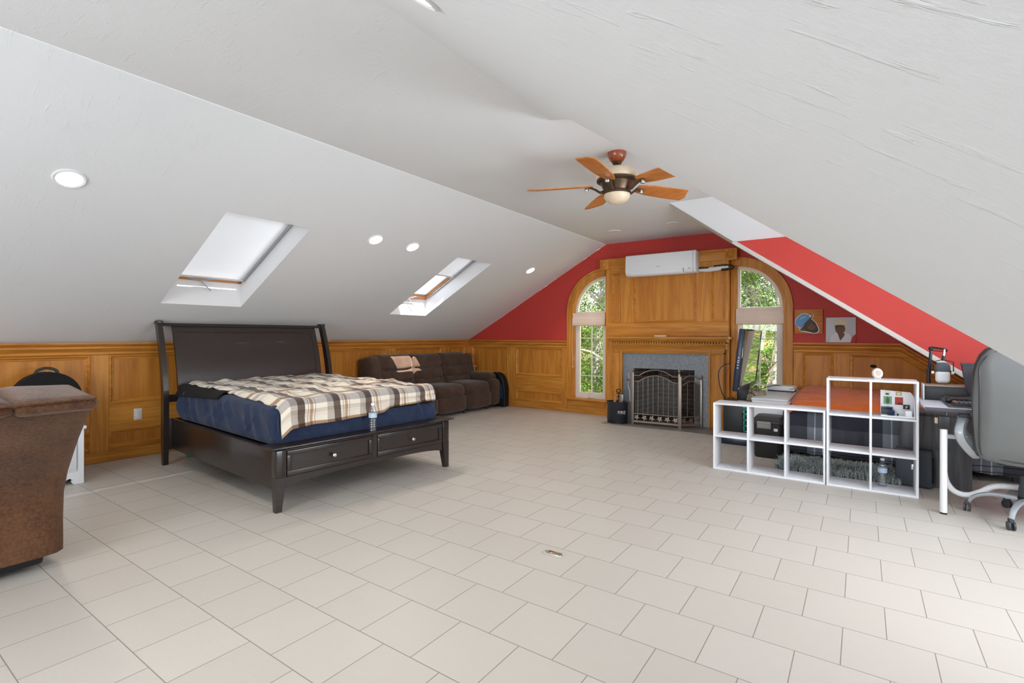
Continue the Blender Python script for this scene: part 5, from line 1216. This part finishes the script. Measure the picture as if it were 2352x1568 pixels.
def tree_meshes(seed, hgt, rad, n, low, lm, bm_, size):
    r = random.Random(seed)
    t = MB(); bend = r.uniform(-.3, .3)
    path = [(bend*math.sin(k*.5), .2*math.sin(k*.7+seed), hgt*k/9-.3) for k in range(10)]
    t.tube(path, [rad*(1-.08*k) for k in range(10)], 10)
    for k in range(14):
        z = hgt*(low+(.9-low)*r.random()); a = r.uniform(0, 2*PI); L = r.uniform(.8, 2.2)
        i = min(8, int(z/hgt*9)); b = Vector(path[i]); b.z = z
        e = b+Vector((math.cos(a)*L, math.sin(a)*L, L*r.uniform(.2, .8)))
        t.tube([b, (b+e)/2+Vector((0, 0, .12)), e], [rad*.3, rad*.2, .012], 5)
    f = MB(); blobs = [(r.uniform(-1.9, 1.9), r.uniform(-1.9, 1.9), hgt*(low+(1.05-low)*r.random())) for _ in range(26)]
    for k in range(n):
        c = blobs[k % len(blobs)]; p = Vector((c[0]+r.gauss(0, .42), c[1]+r.gauss(0, .42), c[2]+r.gauss(0, .36)))
        R = Matrix.Rotation(r.uniform(0, 2*PI), 3, 'Z') @ Matrix.Rotation(r.uniform(-.9, .9), 3, 'X') @ Matrix.Rotation(r.uniform(-.5, .5), 3, 'Y'); s = size*r.uniform(.6, 1.3)
        q = [R @ Vector(v)*s+p for v in ((0, -.55, 0), (.3, -.1, .06), (.0, .6, -.04), (-.3, -.1, .06))]
        f.face([f.v(v) for v in q])
    return t, f
KIND = [(1, 9, .17, 9500, .12, LEAF[0], BARK[0], .115), (2, 10, .13, 8500, .2, LEAF[1], BARK[1], .11), (3, 8, .15, 10000, .03, LEAF[2], BARK[2], .12), (4, 2.4, .05, 5000, .1, LEAF[1], BARK[2], .085)]
PROTO = []
def plant(name, label, kind, x, y, sc=1.0, rz=0, group=None):
    cat = 'bush' if kind == 3 else 'tree'
    if len(PROTO) <= kind or PROTO[kind] is None:
        while len(PROTO) <= kind: PROTO.append(None)
        t = thing(name, label, cat, (x, y, gz(x, y)), rz, group); a, b = tree_meshes(*KIND[kind])
        obj('trunk', a, KIND[kind][6], t); obj('foliage', b, KIND[kind][5], t, 0); PROTO[kind] = t
    else:
        t = copy_tree(PROTO[kind]); t.name = name; t['label'] = label; t.location = (x, y, gz(x, y)); t.rotation_euler = (0, 0, rz)
        if group: t['group'] = group
        elif 'group' in t: del t['group']
    t.scale = (sc, sc, sc)
    return t
G1 = 'leafy trees beyond the arched windows'; L1 = 'green leafy tree in the wood outside the arched windows'
plant('birch_tree', 'pale grey trunk close outside, at the right edge of the left arched window', 1, -6.25, 14.0, 1.0, .4, None)
plant('leafy_tree', 'thin grey barked tree close outside, in the middle of the left arched window', 0, -7.6, 16.5, .9, 1.2, None)
plant('leafy_tree', 'grey trunk outside the right arched window, right of its middle bar', 0, -2.25, 17.0, .8, 2.5, None)
rnd = random.Random(11)
for x, y, k in ((-12, 22, 2), (-9.2, 24, 1), (-14.5, 27, 0), (-11, 31, 2), (-16, 33, 1), (-6.2, 27, 2), (-4.4, 23, 0), (-3.1, 29, 1), (-1.4, 25, 2), (-5.6, 34, 0), (-.2, 32, 1), (1.6, 24, 0), (2.6, 30, 2), (4.5, 27, 1), (-8.2, 38, 2), (-13, 40, 0), (-18.5, 41, 2), (-2.2, 40, 2), (3.5, 39, 0), (-20, 30, 2), (6, 36, 2), (-10.5, 19, 1), (-3.4, 20, 2)):
    plant('leafy_tree', L1, k, x, y, rnd.uniform(.85, 1.15), rnd.uniform(0, 6), G1)
for x, y in ((-7.4, 17.5), (-8.8, 19.5), (-6.6, 20.5), (-9.8, 22.5), (-1.9, 14.5), (-3.2, 18.2), (-2.6, 21.5), (-1.2, 19.5), (.6, 20), (1.8, 17)):
    plant('leafy_bush', 'green bush on the forest floor outside the arched windows', 3, x, y, rnd.uniform(.7, 1.1), rnd.uniform(0, 6), 'bushes beyond the arched windows')
